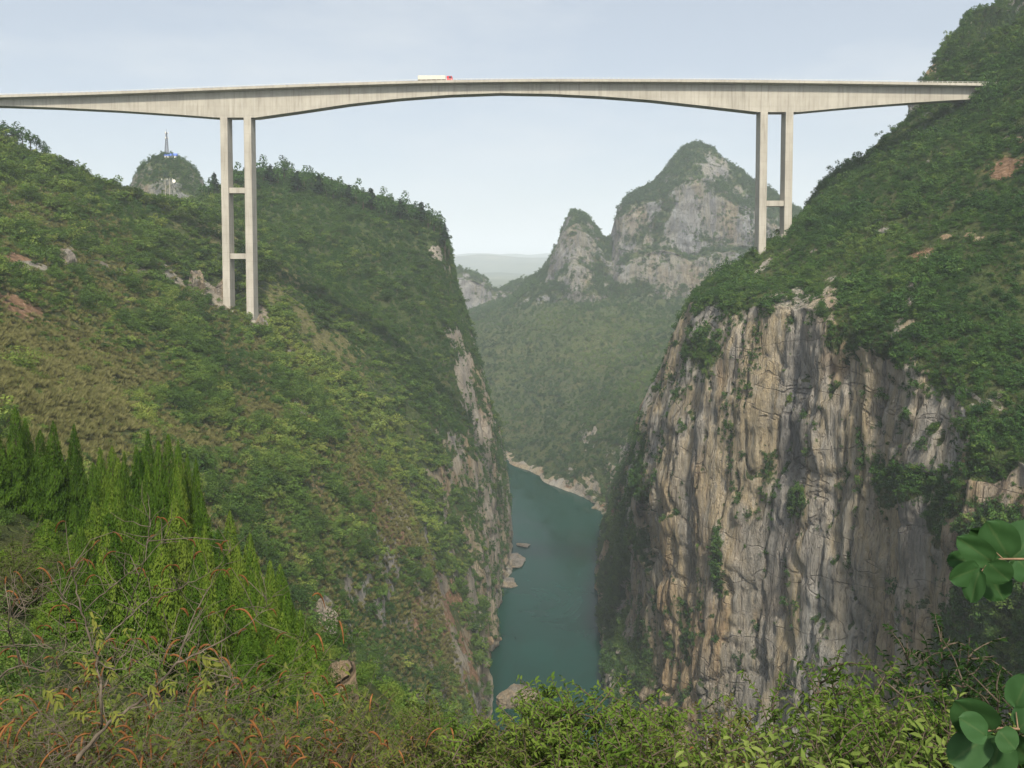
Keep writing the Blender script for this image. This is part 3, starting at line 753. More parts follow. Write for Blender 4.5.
def leaves6(c, nrm, size, asp, lv, spin):
    """folded pointed leaves for shrubs seen close: two quads each side of the midrib"""
    n = len(c)
    nrm = nrm / np.maximum(np.linalg.norm(nrm, axis=1, keepdims=True), 1e-9)
    a = spin - nrm * (spin * nrm).sum(1, keepdims=True); a /= np.maximum(np.linalg.norm(a, axis=1, keepdims=True), 1e-9)
    b = np.cross(nrm, a); L = size[:, None]; W = L * asp * 0.5
    q = c - a * L * 0.5
    v = np.stack([q, q + a * L * 0.28 + b * W + nrm * W * 0.35, q + a * L * 0.66 + b * W * 0.8 + nrm * W * 0.2, q + a * L - nrm * L * 0.16,
                  q + a * L * 0.66 - b * W * 0.8 + nrm * W * 0.2, q + a * L * 0.28 - b * W + nrm * W * 0.35], 1).reshape(-1, 3)
    k = np.arange(n)[:, None] * 6
    f = np.concatenate([k + np.array([[0, 1, 2, 3]]), k + np.array([[0, 3, 4, 5]])], 1).reshape(-1, 4)
    return v, f, np.repeat(lv, 2)

def leaf_mesh(name, v, f, lv, mat):
    me = mesh_np(name, v, f, smooth=False)
    fattr(me, 'lv', lv, 'FACE')
    me.materials.append(mat)
    return me

def blob_crown(name, mat, n=420, nb=9, h=1.5, flat=0.8, leaf=0.2, seed=0):
    g = np.random.default_rng(seed)
    bc = g.normal(size=(nb, 3)) * np.array([0.42, 0.42, 0.24 * h]); bc[:, 2] += h * 0.52
    br = g.uniform(0.32, 0.58, nb)
    k = g.choice(nb, n, p=br**2 / (br**2).sum())
    d = g.normal(size=(n, 3)); d[:, 2] += 0.35; d /= np.linalg.norm(d, axis=1)[:, None]
    rr = br[k] * g.uniform(0.6, 1.12, n)
    c = bc[k] + d * rr[:, None] * np.array([1, 1, flat])
    c[:, 2] = np.abs(c[:, 2])
    nr = d + g.normal(size=(n, 3)) * 0.45 + np.array([0, 0, 0.3])
    blv = g.uniform(0, 1, nb)
    lv = np.clip(0.5 * blv[k] + 0.65 * g.uniform(0, 1, n) - 0.1, 0, 1)
    v, f, lv = quads(c, nr, leaf * g.uniform(0.6, 1.35, n), 0.55, lv)
    return leaf_mesh(name, v, f, lv, mat)

def conifer_crown(name, mat, n=420, R0=0.26, seed=0, leaf=0.12, tiers=9):
    g = np.random.default_rng(seed)
    h = 1 - np.sqrt(g.uniform(0.0, 1, n)); h = 0.12 + 0.88 * h
    tier = (h * tiers) % 1.0
    ang = g.uniform(0, 2 * math.pi, n)
    lob = 1 + 0.35 * np.sin(ang * 3 + np.floor(h * tiers) * 1.7 + seed)
    r = R0 * (1.04 - h) ** 0.8 * (1.15 - 0.6 * tier) * lob * g.uniform(0.35, 1.1, n)
    c = np.stack([r * np.cos(ang), r * np.sin(ang), h], 1)
    nr = np.stack([np.cos(ang) * 0.7, np.sin(ang) * 0.7, np.full(n, 0.9)], 1) + g.normal(size=(n, 3)) * 0.35
    v, f, lv = quads(c, nr, leaf * g.uniform(0.6, 1.3, n), 0.5, g.uniform(0, 1, n))
    return leaf_mesh(name, v, f, lv, mat)

def cypress_crown(name, mat, n=9000, R0=0.17, seed=0):
    """columnar cone of upright feathery sprays, height 1"""
    g = np.random.default_rng(seed)
    h = g.uniform(0.02, 1, n * 2)
    keep = g.uniform(0, 1, n * 2) < (1.02 - h) ** 0.7 + 0.06
    h = h[keep][:n]; n = len(h)
    ang = g.uniform(0, 2 * math.pi, n)
    q = np.stack([np.cos(ang) * 1.5, np.sin(ang) * 1.5, h * 7.0], 1)
    lump = fbm(q, 1.0, 3, seed * 1.3)
    prof = (1 - h) ** 0.70 * (0.55 + 0.45 * sstep(0.0, 0.22, h)) + 0.012
    dep = g.uniform(0, 1, n) ** 0.45
    r = R0 * prof * (1 + 0.38 * lump) * (0.45 + 0.6 * dep)
    c = np.stack([r * np.cos(ang), r * np.sin(ang), h], 1)
    out = np.stack([np.cos(ang), np.sin(ang), np.zeros(n)], 1)
    spin = out * 0.35 + np.array([0, 0, 1.0]) + g.normal(size=(n, 3)) * 0.22
    tang = np.stack([-np.sin(ang), np.cos(ang), np.zeros(n)], 1)
    nr = out * 0.8 + tang * g.normal(size=(n, 1)) * 0.7 + np.array([0, 0, 0.25])
    lv = np.clip(0.45 + 0.7 * lump + g.normal(size=n) * 0.18, 0, 1)
    v, f, lv = quads(c, nr, 0.034 * g.uniform(0.6, 1.5, n) * (0.55 + 0.5 * (1 - h)), 0.26, lv, spin)
    return leaf_mesh(name, v, f, lv, mat)

def grass_clump(name, mat, n=70, seed=0):
    g = np.random.default_rng(seed)
    a = g.uniform(0, 2 * math.pi, n); r = g.uniform(0, 0.5, n)
    base = np.stack([r * np.cos(a), r * np.sin(a), np.zeros(n)], 1)
    lean = np.stack([np.cos(a), np.sin(a), np.zeros(n)], 1) * g.uniform(0.05, 0.55, n)[:, None]
    hh = g.uniform(0.35, 1.0, n)
    tip = base + lean + np.stack([np.zeros(n), np.zeros(n), hh], 1)
    mid = base + lean * 0.35 + np.stack([np.zeros(n), np.zeros(n), hh * 0.6], 1)
    w = np.stack([-np.sin(a), np.cos(a), np.zeros(n)], 1) * 0.05
    v = np.stack([base - w, base + w, mid + w * 0.7, tip], 1).reshape(-1, 3)
    return leaf_mesh(name, v, np.arange(n * 4).reshape(n, 4), g.uniform(0, 1, n), mat)

PR = dict(
    scrub=[blob_crown(f'scrub_crown', M['scrub'], 460, 9 + k % 4, 1.25 + 0.12 * (k % 3), 0.8, 0.24, 50 + k) for k in range(6)],
    forest=[blob_crown('forest_crown', M['forest'], 460, 10, 1.7 + 0.15 * (k % 3), 0.85, 0.23, 80 + k) for k in range(5)] + [conifer_crown('forest_crown', M['forest'], 400, 0.5, 90 + k, 0.2) for k in range(0)],
    bush=[blob_crown('bush_crown', M['scrub'], 1700, 14, 1.2 + 0.12 * (k % 3), 0.8, 0.115, 250 + k) for k in range(5)],
    pine=[conifer_crown('pine_crown', M['pine'], 520, 0.27, 100 + k) for k in range(4)],
    grass=[grass_clump('grass_blades', M['grass'], 70, 120 + k) for k in range(4)],
)

def node_scatter(key):
    g = bpy.data.node_groups.new('scatter_' + key, 'GeometryNodeTree')
    g.interface.new_socket('Geometry', in_out='INPUT', socket_type='NodeSocketGeometry')
    g.interface.new_socket('Geometry', in_out='OUTPUT', socket_type='NodeSocketGeometry')
    nn, L = g.nodes, g.links
    gi, go = nn.new('NodeGroupInput'), nn.new('NodeGroupOutput')
    iop = nn.new('GeometryNodeInstanceOnPoints')
    jn = nn.new('GeometryNodeJoinGeometry')
    for me in PR[key]:
        o = bpy.data.objects.new(me.name, me)            # never linked: only a shape for the scatter
        oi = nn.new('GeometryNodeObjectInfo'); oi.inputs['Object'].default_value = o; oi.inputs['As Instance'].default_value = True
        L.new(oi.outputs['Geometry'], jn.inputs[0])
    def na(name, typ):
        q = nn.new('GeometryNodeInputNamedAttribute'); q.data_type = typ; q.inputs['Name'].default_value = name
        return q.outputs['Attribute']
    L.new(gi.outputs[0], iop.inputs['Points']); L.new(jn.outputs[0], iop.inputs['Instance'])
    iop.inputs['Pick Instance'].default_value = True
    L.new(na('kind', 'INT'), iop.inputs['Instance Index'])
    L.new(na('rot', 'FLOAT_VECTOR'), iop.inputs['Rotation'])
    L.new(na('scl', 'FLOAT_VECTOR'), iop.inputs['Scale'])
    L.new(iop.outputs[0], go.inputs[0])
    return g
NG = {k: node_scatter(k) for k in PR}

def scatter(name, key, pts, scl, tint):
    n = len(pts)
    me = bpy.data.meshes.new(name)
    me.vertices.add(n); me.vertices.foreach_set('co', np.asarray(pts, np.float32).ravel())
    a = me.attributes.new('kind', 'INT', 'POINT'); a.data.foreach_set('value', rng.integers(0, len(PR[key]), n).astype(np.int32))
    rot = np.zeros((n, 3), np.float32); rot[:, 2] = rng.uniform(0, 6.283, n)
    rot[:, :2] = rng.normal(size=(n, 2)) * 0.12
    a = me.attributes.new('rot', 'FLOAT_VECTOR', 'POINT'); a.data.foreach_set('vector', rot.ravel())
    a = me.attributes.new('scl', 'FLOAT_VECTOR', 'POINT'); a.data.foreach_set('vector', np.asarray(scl, np.float32).ravel())
    fattr(me, 'tint', tint)
    o = link(name, me)
    m = o.modifiers.new('scatter', 'NODES'); m.node_group = NG[key]
    tag(o, kind='stuff')
    return o

def sample(sh, n, dens, window=(-260, 1290, -150, 900), maxd=1e9):
    """n points on a sheet, weighted by area x dens(vertex); returns points and barycentric vertex ids"""
    S = SHEETS[sh]; V, Fc = S['V'], S['F']
    d = dens[Fc].mean(1)
    ok = (S['px'] > window[0]) & (S['px'] < window[1]) & (S['py'] > window[2]) & (S['py'] < window[3]) & (np.linalg.norm(V, axis=1) < maxd) & (V[:, 2] > RIVER + 3)
    okf = ok[Fc].all(1)
    e1, e2 = V[Fc[:, 1]] - V[Fc[:, 0]], V[Fc[:, 3]] - V[Fc[:, 0]]
    ar = np.linalg.norm(np.cross(e1, e2), axis=1) * okf * np.clip(d, 0, None)
    cs = np.cumsum(ar)
    k = np.searchsorted(cs, rng.uniform(0, cs[-1], n))
    u, w = rng.uniform(0, 1, (2, n))
    q = V[Fc[k, 0]] * ((1-u)*(1-w))[:, None] + V[Fc[k, 1]] * (u*(1-w))[:, None] + V[Fc[k, 2]] * (u*w)[:, None] + V[Fc[k, 3]] * ((1-u)*w)[:, None]
    return q, Fc[k, 0], ar.sum()

def ground(sh, X, Y):
    V = SHEETS[sh]['V']
    m = np.abs(V[:, 1] - Y) < 8
    W = V[m] if m.any() else V
    d = (W[:, 0] - X) ** 2 + (W[:, 1] - Y) ** 2
    j = np.argpartition(d, 3)[:3]
    w = 1 / (d[j] + 1e-4)
    return float((W[j, 2] * w).sum() / w.sum())

def pick(sh, x, y, r=5.0):
    S = SHEETS[sh]
    d = (S['px'] - x) ** 2 + (S['py'] - y) ** 2
    m = np.where(d < r * r)[0]
    if len(m) == 0: m = np.array([int(np.argmin(d))])
    j = m[np.argmin(S['V'][m, 1])]
    return S['V'][j]

# ---- left hillside scrub and forest
S = SHEETS['gorge_hillside_terrain']
V, px, py = S['V'], S['px'], S['py']
patch = fbm(V, 22, 3, 51.0)
bare = np.clip(np.maximum.reduce([S['dry'] * 0.85, S['soil'] * 1.0, S['rock'] * 1.0, S['cliff'] * 0.95]), 0, 1)
wood = sstep(425, 520, V[:, 1] + fbm(V, 40, 2, 3.0) * 30) * sstep(250, 300, px + (V[:, 1] - 500) * 0.25)   # the wooded far ridge
wood = np.maximum(wood, sstep(0.35, 0.7, ell(px, py, [(300,520,60,100,-30,0.0),(385,640,40,80,-30,1.0),(150,330,50,60,30,0.5),(110,215,60,30,20,0.8),(230,370,90,30,35,0.7)], patch * 0.5)))
near = sstep(70, 95, V[:, 1])
dens = (1 - bare) * (0.45 + 0.55 * sstep(-0.35, 0.25, patch)) * near + 0.06 * near * (1 - S['soil'])
dens = np.maximum(dens, near * S['veg'] * 0.9)
dens = np.maximum(dens, near * S['cliff'] * sstep(0.10, 0.42, fbm(V, (12, 12, 26), 3, 55.0)) * 0.6)
pts, vid, area = sample('gorge_hillside_terrain', 70000, dens * (1 - 0.75 * wood))
d = np.linalg.norm(pts, axis=1)
size = rng.lognormal(0, 0.42, len(pts)) * (1.05 + 0.55 * sstep(-0.2, 0.5, patch[vid])) * np.where(bare[vid] > 0.4, 0.6, 1.0)
size = np.clip(size, 0.35, 3.2)
isbig = (rng.uniform(0, 1, len(pts)) < 0.06 + 0.10 * (patch[vid] > 0.15)) & (bare[vid] < 0.5) & (V[vid, 1] < 390)
size = np.where(isbig, np.clip(size * 1.9, 1.8, 3.6), size * 0.92)
size *= np.clip(0.7 + d / 600.0, 0.75, 1.5)
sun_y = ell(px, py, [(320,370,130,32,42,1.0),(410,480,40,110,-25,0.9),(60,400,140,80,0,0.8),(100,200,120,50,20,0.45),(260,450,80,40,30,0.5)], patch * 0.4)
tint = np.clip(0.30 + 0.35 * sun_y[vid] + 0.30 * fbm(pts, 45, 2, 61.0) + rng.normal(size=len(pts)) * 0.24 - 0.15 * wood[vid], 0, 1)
scl = np.stack([size * rng.uniform(0.85, 1.25, len(pts)), size * rng.uniform(0.85, 1.25, len(pts)), size * rng.uniform(0.7, 1.1, len(pts))], 1)
# the bushes that show largest are objects of their own, the rest one mass
fpx, fpy = proj(pts)
vis = (fpx > 5) & (fpx < 1019) & (fpy > 135) & (fpy < 690)
hid = (fpx < 330) & (fpy > 470)                      # behind the cypress stand
ang = np.where(vis & ~hid, size / d, 0)
big = np.argsort(-ang)[:180]
rest = np.ones(len(pts), bool); rest[big] = False
pts[:, 2] -= 0.15 * size
tint = np.where(isbig, tint * 0.75, tint)
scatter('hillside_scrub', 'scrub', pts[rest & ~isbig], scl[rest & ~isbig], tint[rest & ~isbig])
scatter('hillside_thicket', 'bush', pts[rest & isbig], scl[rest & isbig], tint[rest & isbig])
for j in big:
    o = bpy.data.objects.new('scrub_bush', PR['bush'][int(rng.integers(0, 5))]); COL.objects.link(o)
    o.location = pts[j]; o.scale = scl[j]; o.rotation_euler = (0, 0, float(rng.uniform(0, 6.28))); o['tint'] = float(tint[j])
    tag(o, 'rounded green scrub bush on the open slope above the cypress stand', 'bush', 'scrub bushes on the open slope')
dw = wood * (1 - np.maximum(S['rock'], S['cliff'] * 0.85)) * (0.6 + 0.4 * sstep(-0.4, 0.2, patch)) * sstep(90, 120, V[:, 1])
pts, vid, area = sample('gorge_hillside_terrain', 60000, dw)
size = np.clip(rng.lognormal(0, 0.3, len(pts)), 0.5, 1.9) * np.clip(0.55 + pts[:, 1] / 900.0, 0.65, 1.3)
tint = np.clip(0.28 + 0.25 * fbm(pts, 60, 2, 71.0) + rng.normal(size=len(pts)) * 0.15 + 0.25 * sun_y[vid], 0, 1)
pts[:, 2] -= 0.2 * size
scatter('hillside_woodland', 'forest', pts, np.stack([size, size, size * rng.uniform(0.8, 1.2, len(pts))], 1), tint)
# dry grass on the open patches
dg = (np.maximum(S['dry'], 0.25 * (1 - bare)) * (1 - S['soil'] * 0.7)) * sstep(75, 95, V[:, 1])
pts, vid, area = sample('gorge_hillside_terrain', 26000, dg, maxd=420)
size = rng.uniform(0.7, 1.6, len(pts))
scatter('dry_grass', 'grass', pts, np.stack([size * 1.2, size * 1.2, size], 1), rng.uniform(0.1, 0.8, len(pts)))

# ---- right hill, cliff ledges, far slope
S = SHEETS['gorge_cliff_terrain']
V, px, py = S['V'], S['px'], S['py']
patch = fbm(V, 24, 3, 81.0)
soft = 1 - np.clip(np.maximum(S['cliff'], np.maximum(S['rock'], S['soil'])), 0, 1)
ledge = S['cliff'] * sstep(0.28, 0.55, fbm(V, (14, 14, 34), 3, 91.0)) * 0.55 * (1 - S['rock'])
dens = np.maximum(soft * (0.55 + 0.45 * sstep(-0.4, 0.1, patch)), ledge) + S['veg'] * 0.8
far = sstep(640, 760, V[:, 1])
pts, vid, area = sample('gorge_cliff_terrain', 60000, dens * (1 - far))
d = np.linalg.norm(pts, axis=1)
size = np.clip(rng.lognormal(0, 0.38, len(pts)), 0.4, 2.6) * (0.95 + 0.5 * sstep(-0.1, 0.5, patch[vid])) * np.where(S['cliff'][vid] > 0.5, 0.62, 1.0)
yel = ell(px, py, [(880,255,110,50,-25,0.8),(930,200,60,30,-20,0.5),(740,270,40,20,-35,0.5)], patch * 0.4)
tint = np.clip(0.30 + 0.3 * yel[vid] + 0.25 * fbm(pts, 40, 2, 95.0) + rng.normal(size=len(pts)) * 0.16 + 0.12 * S['veg'][vid], 0, 1)
scl = np.stack([size * rng.uniform(0.85, 1.25, len(pts)), size * rng.uniform(0.85, 1.25, len(pts)), size * rng.uniform(0.75, 1.15, len(pts))], 1)
fpx, fpy = proj(pts)
vis = (fpx > 700) & (fpx < 1019) & (fpy > 5) & (fpy < 640)
ang = np.where(vis, size / d, 0)
big = np.argsort(-ang)[:120]
rest = np.ones(len(pts), bool); rest[big] = False
pts[:, 2] -= 0.2 * size
scatter('cliff_scrub', 'forest', pts[rest], scl[rest], tint[rest])
for j in big:
    o = bpy.data.objects.new('cliff_bush', PR['forest'][int(rng.integers(0, len(PR['forest'])))]); COL.objects.link(o)
    o.location = pts[j]; o.scale = scl[j]; o.rotation_euler = (0, 0, float(rng.uniform(0, 6.28))); o['tint'] = float(tint[j])
    tag(o, 'dense dark green bush clinging to the brow of the tall cliff', 'bush', 'bushes on the cliff brow')
pts, vid, area = sample('gorge_cliff_terrain', 58000, (soft * (0.6 + 0.4 * sstep(-0.3, 0.2, patch)) + 0.2) * far * (1 - S['rock'] * 0.9))
size = np.clip(rng.lognormal(0, 0.45, len(pts)), 0.4, 2.4) * 1.5
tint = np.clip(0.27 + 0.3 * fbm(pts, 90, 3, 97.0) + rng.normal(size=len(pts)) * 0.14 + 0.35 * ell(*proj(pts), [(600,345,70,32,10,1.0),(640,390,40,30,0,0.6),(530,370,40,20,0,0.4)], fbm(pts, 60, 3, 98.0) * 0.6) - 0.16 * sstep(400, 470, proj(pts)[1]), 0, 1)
scatter('gorge_woodland', 'forest', pts, np.stack([size, size, size * rng.uniform(0.7, 1.1, len(pts))], 1), tint)

# ---- peaks, butte, knoll
for sh, n, nm, base, tb in (('peak_terrain', 55000, 'peak_woodland', 2.3, 0.26), ('butte_terrain', 3500, 'butte_woodland', 3.0, 0.3), ('knoll_terrain', 3200, 'knoll_scrub', 1.7, 0.3)):
    S = SHEETS[sh]; V = S['V']
    led = S['cliff'] * sstep(0.08, 0.4, fbm(V, (26, 26, 75), 3, 99.0)) * 0.5
    dens = np.maximum(1 - np.maximum(S['cliff'], S['rock'] * 0.8), led) * (1 - 0.6 * S['rock']) + 0.5 * S['veg']
    pts, vid, area = sample(sh, n, dens)
    size = np.clip(rng.lognormal(0, 0.3, len(pts)), 0.5, 1.8) * base * np.where(S['cliff'][vid] > 0.5, 0.65, 1.0)
    tint = np.clip(tb + 0.2 * fbm(pts, 80, 2, 103.0) + rng.normal(size=len(pts)) * 0.14, 0, 1)
    scatter(nm, 'forest', pts, np.stack([size, size, size * rng.uniform(0.7, 1.1, len(pts))], 1), tint)

# ------------------------------------------------------------------ trees on the skyline
HT = 'gorge_hillside_terrain'
def trunk_mb(h, r):
    m = MB(); m.tube([(0, 0, -1.0), (0.05 * h * rng.normal() * 0.3, 0, h * 0.4), (0, 0, h)], [r, r * 0.7, r * 0.15], 6)
    return m
def tree_proto(name, crown_key, seed, label, cat, group, mat):
    t = tag(empty(name), label, cat, group)
    c = link('crown', PR[crown_key][seed % len(PR[crown_key])], None, t)
    trunk_mb(0.9 if crown_key == 'pine' else 0.8, 0.022 if crown_key == 'pine' else 0.09).build('trunk', M['bark'], t)
    return t
pines = [tree_proto('pine_tree', 'pine', k, 'dark pine standing on the wooded ridge crest behind the tall pier', 'tree', 'pines along the wooded ridge', 'pine') for k in range(2)] + [tree_proto('broad_tree', 'forest', k, 'rounded dark tree standing on the wooded ridge crest behind the tall pier', 'tree', 'round trees along the wooded ridge', 'forest') for k in range(2)]
ridge = [(252,170),(258,160),(263,163),(270,166),(278,165),(284,158),(291,166),(297,172),(304,170),(311,168),(319,176),(326,178),(333,180),(341,182),(349,186),(356,183),(363,190),(371,189),(379,192),(386,197),(393,199),(400,200),(407,196),(414,204),(421,203),(428,208),(434,211),(440,216),(445,226),(449,238),(208,180),(214,174),(236,167),(243,170)]
first = [True] * 4
for i_, (x, y) in enumerate(ridge):
    k = (0, 2, 3, 1, 2, 3, 2)[i_ % 7]
    p = pick(HT, x, y + 12, 9)
    Y = float(np.clip(p[1], 600, 700))
    top = P(x, y - (3 if i_ % 7 in (0, 3) else 0), Y); base = min(float(p[2]) + 1, top[2] - 7)
    h = float(top[2] - base)
    o = pines[k] if first[k] else dup(pines[k], (0, 0, 0))
    first[k] = False
    o.location = (top[0], Y, base); o.scale = (h * 1.25, h * 1.25, h) if k < 2 else (h * 0.42, h * 0.42, h * 0.55); o.rotation_euler = (0, 0, float(rng.uniform(0, 6.28)))
    for c in o.children: c['tint'] = float(rng.uniform(0.05, 0.35))
brd = tree_proto('broad_tree', 'forest', 1, 'dark round tree clustered on the top left skyline by the white hut', 'tree', 'trees around the white hut', 'forest')
for i_, (x, y, r) in enumerate([(3,126,6),(14,127,7),(22,132,7),(30,135,6.5),(36,141,4.5),(43,146,5),(-6,124,7),(47,151,4)]):
    o = brd if i_ == 0 else dup(brd, (0, 0, 0))
    Y = 446.0 + 3 * (i_ % 3)
    top = P(x, y - 3, Y); s_ = r * 1.2 / F * Y
    o.location = (top[0], Y, top[2] - 1.75 * s_ ); o.scale = (s_ * 0.95, s_ * 0.95, s_)
    o.rotation_euler = (0, 0, i_ * 1.3)
    for c in o.children: c['tint'] = 0.2

# small white hut, utility poles, mast and blue roofed hut
hp = P(9, 139, 450)
t = tag(empty('white_hut', tuple(hp)), 'tiny white walled hut among trees at the top of the slope', 'hut')
t.scale = (0.55, 0.55, 0.55)
m = MB(); m.box(-4, 4, -2.5, 2.5, -4, 2.6); m.build('wall', M['white'], t)
m = MB(); m.add([(-4.4,-3,2.6),(4.4,-3,2.6),(4.4,3,2.6),(-4.4,3,2.6),(-4.4,0,3.9),(4.4,0,3.9)], [(0,1,5,4),(2,3,4,5),(1,2,5),(3,0,4),(3,2,1,0)]); m.build('roof', M['steel'], t)
m = MB(); m.box(-0.5, 0.5, -2.56, -2.5, -1, 1.2); m.build('door', M['bark'], t)

gp = P(167.5, 197, 470)
t = tag(empty('utility_pole', tuple(gp)), 'pale twin-post utility pole with crossarm on the saddle below the knoll', 'pole')
for dx in (-1.1, 1.1):
    m = MB(); m.tube([(dx, 0, -3), (dx, 0, 9.6)], [0.2, 0.13], 8); m.build('post', M['concrete'], t)
m = MB(); m.box(-3.2, 3.2, -0.12, 0.12, 8.6, 8.85); m.box(-1.1, 1.1, -0.1, 0.1, 6.2, 6.4); m.build('crossarm', M['steel'], t)
m = MB()
for dx in (-2.8, 0, 2.8): m.tube([(dx, 0, 8.8), (dx, 0, 9.7)], [0.14, 0.09], 6)
m.build('insulator', M['white'], t)
m = MB(); m.tube([(3.6, -0.3, 8.2), (3.6, 0.1, 8.2)], [0.9, 0.5], 12); m.tube([(3.0, 0, 8.2), (3.6, 0, 8.2)], 0.08, 5); m.build('dish', M['white'], t)

mp = P(166.8, 157, 900)
t = tag(empty('lattice_mast', tuple(mp)), 'slender steel lattice mast standing on the rounded knoll', 'mast')
H_ = 24.5
m = MB()
def leg_at(k, z):
    w = 1.5 * (1 - z / H_) + 0.28
    return (w * (1 if k in (0, 3) else -1), w * (1 if k in (0, 1) else -1), z)
for k in range(4): m.tube([leg_at(k, -4), leg_at(k, H_)], 0.26, 5)
zz = np.linspace(0, H_, 13)
for a_, b_ in zip(zz[:-1], zz[1:]):
    for k in range(4):
        m.tube([leg_at(k, a_), leg_at((k + 1) % 4, b_)], 0.15, 4); m.tube([leg_at(k, b_), leg_at((k + 1) % 4, b_)], 0.14, 4)
m.tube([(0, 0, H_), (0, 0, H_ + 2.5)], 0.16, 5)
m.build('lattice', M['steel'], t)
for zc in (H_ - 1.2, H_ - 6.2):
    pm = MB(); pm.tube([(0, 0, zc), (0, 0, zc + 0.25)], 1.6, 10); pf = pm.build('platform', M['steel'], t)
    for a_ in range(3):
        an = a_ * 2.1 + 0.5
        q = MB(); cx_, cy_ = 1.7 * math.cos(an), 1.7 * math.sin(an)
        q.box(cx_ - 0.22, cx_ + 0.22, cy_ - 0.15, cy_ + 0.15, zc - 0.6, zc + 1.6); q.build('antenna', M['white'], pf)
bp = P(171, 157.5, 893)
t = tag(empty('blue_hut', tuple(bp)), 'long low hut with a blue roof at the foot of the mast on the knoll', 'hut')
m = MB(); m.box(-5.6, 5.6, -2.5, 2.5, -5, 1.6); m.build('wall', M['white'], t)
m = MB(); m.add([(-6.2,-3.1,1.5),(6.2,-3.1,1.5),(6.2,3.1,1.5),(-6.2,3.1,1.5),(-6.2,0,4.0),(6.2,0,4.0)], [(0,1,5,4),(2,3,4,5),(1,2,5),(3,0,4),(3,2,1,0)]); m.build('roof', M['blue'], t)
for dx in (-3.4, 0, 3.4):
    m = MB(); m.box(dx - 0.7, dx + 0.7, -2.56, -2.5, -0.3, 0.9); m.build('window', M['glass'], t)

# ------------------------------------------------------------------ rocks
def rock_mesh(seed, tall=1.0):
    bm = bmesh.new(); bmesh.ops.create_icosphere(bm, subdivisions=5, radius=1.0)
    g = np.array([v.co[:] for v in bm.verts])
    gg = np.random.default_rng(seed + 500)
    for _ in range(22):                      # flat fracture faces
        nn_ = gg.normal(size=3); nn_ /= np.linalg.norm(nn_); dd = gg.uniform(0.55, 0.85)
        over = np.maximum(g @ nn_ - dd, 0); g = g - over[:, None] * nn_
    k = 1.15 + 0.12 * fbm(g * 1.1, 1.0, 3, seed * 2.1) + 0.14 * np.round(fbm(g, (0.5, 0.5, 1.4), 2, seed * 3.3 + 1) * 3) / 3 + 0.06 * fbm(g, 0.2, 2, seed + 5.0)
    g = g * k[:, None]; g[:, 2] *= tall
    for v, q in zip(bm.verts, g): v.co = q
    me = bpy.data.meshes.new('boulder'); bm.to_mesh(me); bm.free()
    n_ = len(me.vertices)
    fattr(me, 'cliff', np.ones(n_)); fattr(me, 'rock', np.full(n_, 0.2)); fattr(me, 'dry', np.zeros(n_)); fattr(me, 'soil', np.zeros(n_))
    me.materials.append(M['stone'])
    return me
rocks = [rock_mesh(k, 0.75 + 0.1 * k) for k in range(4)]; crags = [rock_mesh(10 + k, 1.7) for k in range(3)]
def put_rock(name, me, x, y, wpx, sh, label, group=None, sink=0.3, flat=1.0, cat='rock'):
    p = pick(sh, x, y, 5)
    s_ = wpx / F * float(np.linalg.norm(p)) * 0.5
    o = bpy.data.objects.new(name, me); COL.objects.link(o)
    o.location = (p[0], p[1], p[2] - s_ * sink * 0.3); o.scale = (s_, s_, s_ * flat); o.rotation_euler = (0.1, -0.1, float(rng.uniform(0, 6.28)))
    tag(o, label, cat, group)
put_rock('rock_outcrop', crags[0], 67, 262, 17, HT, 'grey upright crag standing out of the green slope left of the tall pier')
put_rock('rock_outcrop', crags[1], 263, 325, 17, HT, 'pale crag beside the foot of the taller pier')
put_rock('rock_outcrop', crags[2], 343, 690, 34, HT, 'light grey crag low on the slope near the bottom edge of the scrub')
put_rock('rock_outcrop', crags[1], 326, 625, 34, HT, 'grey crag beside the lower end of the cypress stand')
put_rock('rock_outcrop', crags[0], 196, 283, 18, HT, 'grey crag in the rock band left of the taller pier')
put_rock('rock_outcrop', crags[2], 222, 290, 16, HT, 'dark grey crag directly behind the foot of the taller pier')
for x, y, w in [(30,268,9),(12,265,10),(104,300,8),(128,298,7),(145,272,9),(160,276,10),(175,283,9),(212,300,7),(292,350,6),(228,366,6),(304,412,7),(314,430,7),(72,366,5),(26,366,5),(300,396,5),(212,364,4),(18,205,6),(8,203,6),(122,163,4)]:
    put_rock('hillside_rock', rocks[int(rng.integers(0, 4))], x, y, w, HT, 'small pale rock showing through the scrub of the grassy slope', 'pale rocks on the grassy slope')
for x, y, w, sh in [(516,556,10,HT),(510,562,8,HT),(519,567,9,HT),(506,570,8,HT),(500,586,7,HT),(513,545,6,HT),(493,640,8,HT),(490,660,7,HT)]:
    put_rock('riverbank_boulder', rocks[int(rng.integers(0, 4))], x, y, w, sh, 'tan boulder at the foot of the narrow cliff on the water edge', 'boulders under the narrow cliff')
for x, y, w in [(606,655,8),(612,668,7),(620,690,10),(610,640,6),(628,700,9),(545,486,6),(556,492,7),(568,497,6),(580,502,7),(592,508,6),(536,480,5),(632,668,8),(604,625,6),(618,655,7)]:
    put_rock('riverbank_boulder', rocks[int(rng.integers(0, 4))], x, y, w, 'gorge_cliff_terrain', 'tan boulder on the stony river bank below the tall cliff', 'boulders on the stony bank')

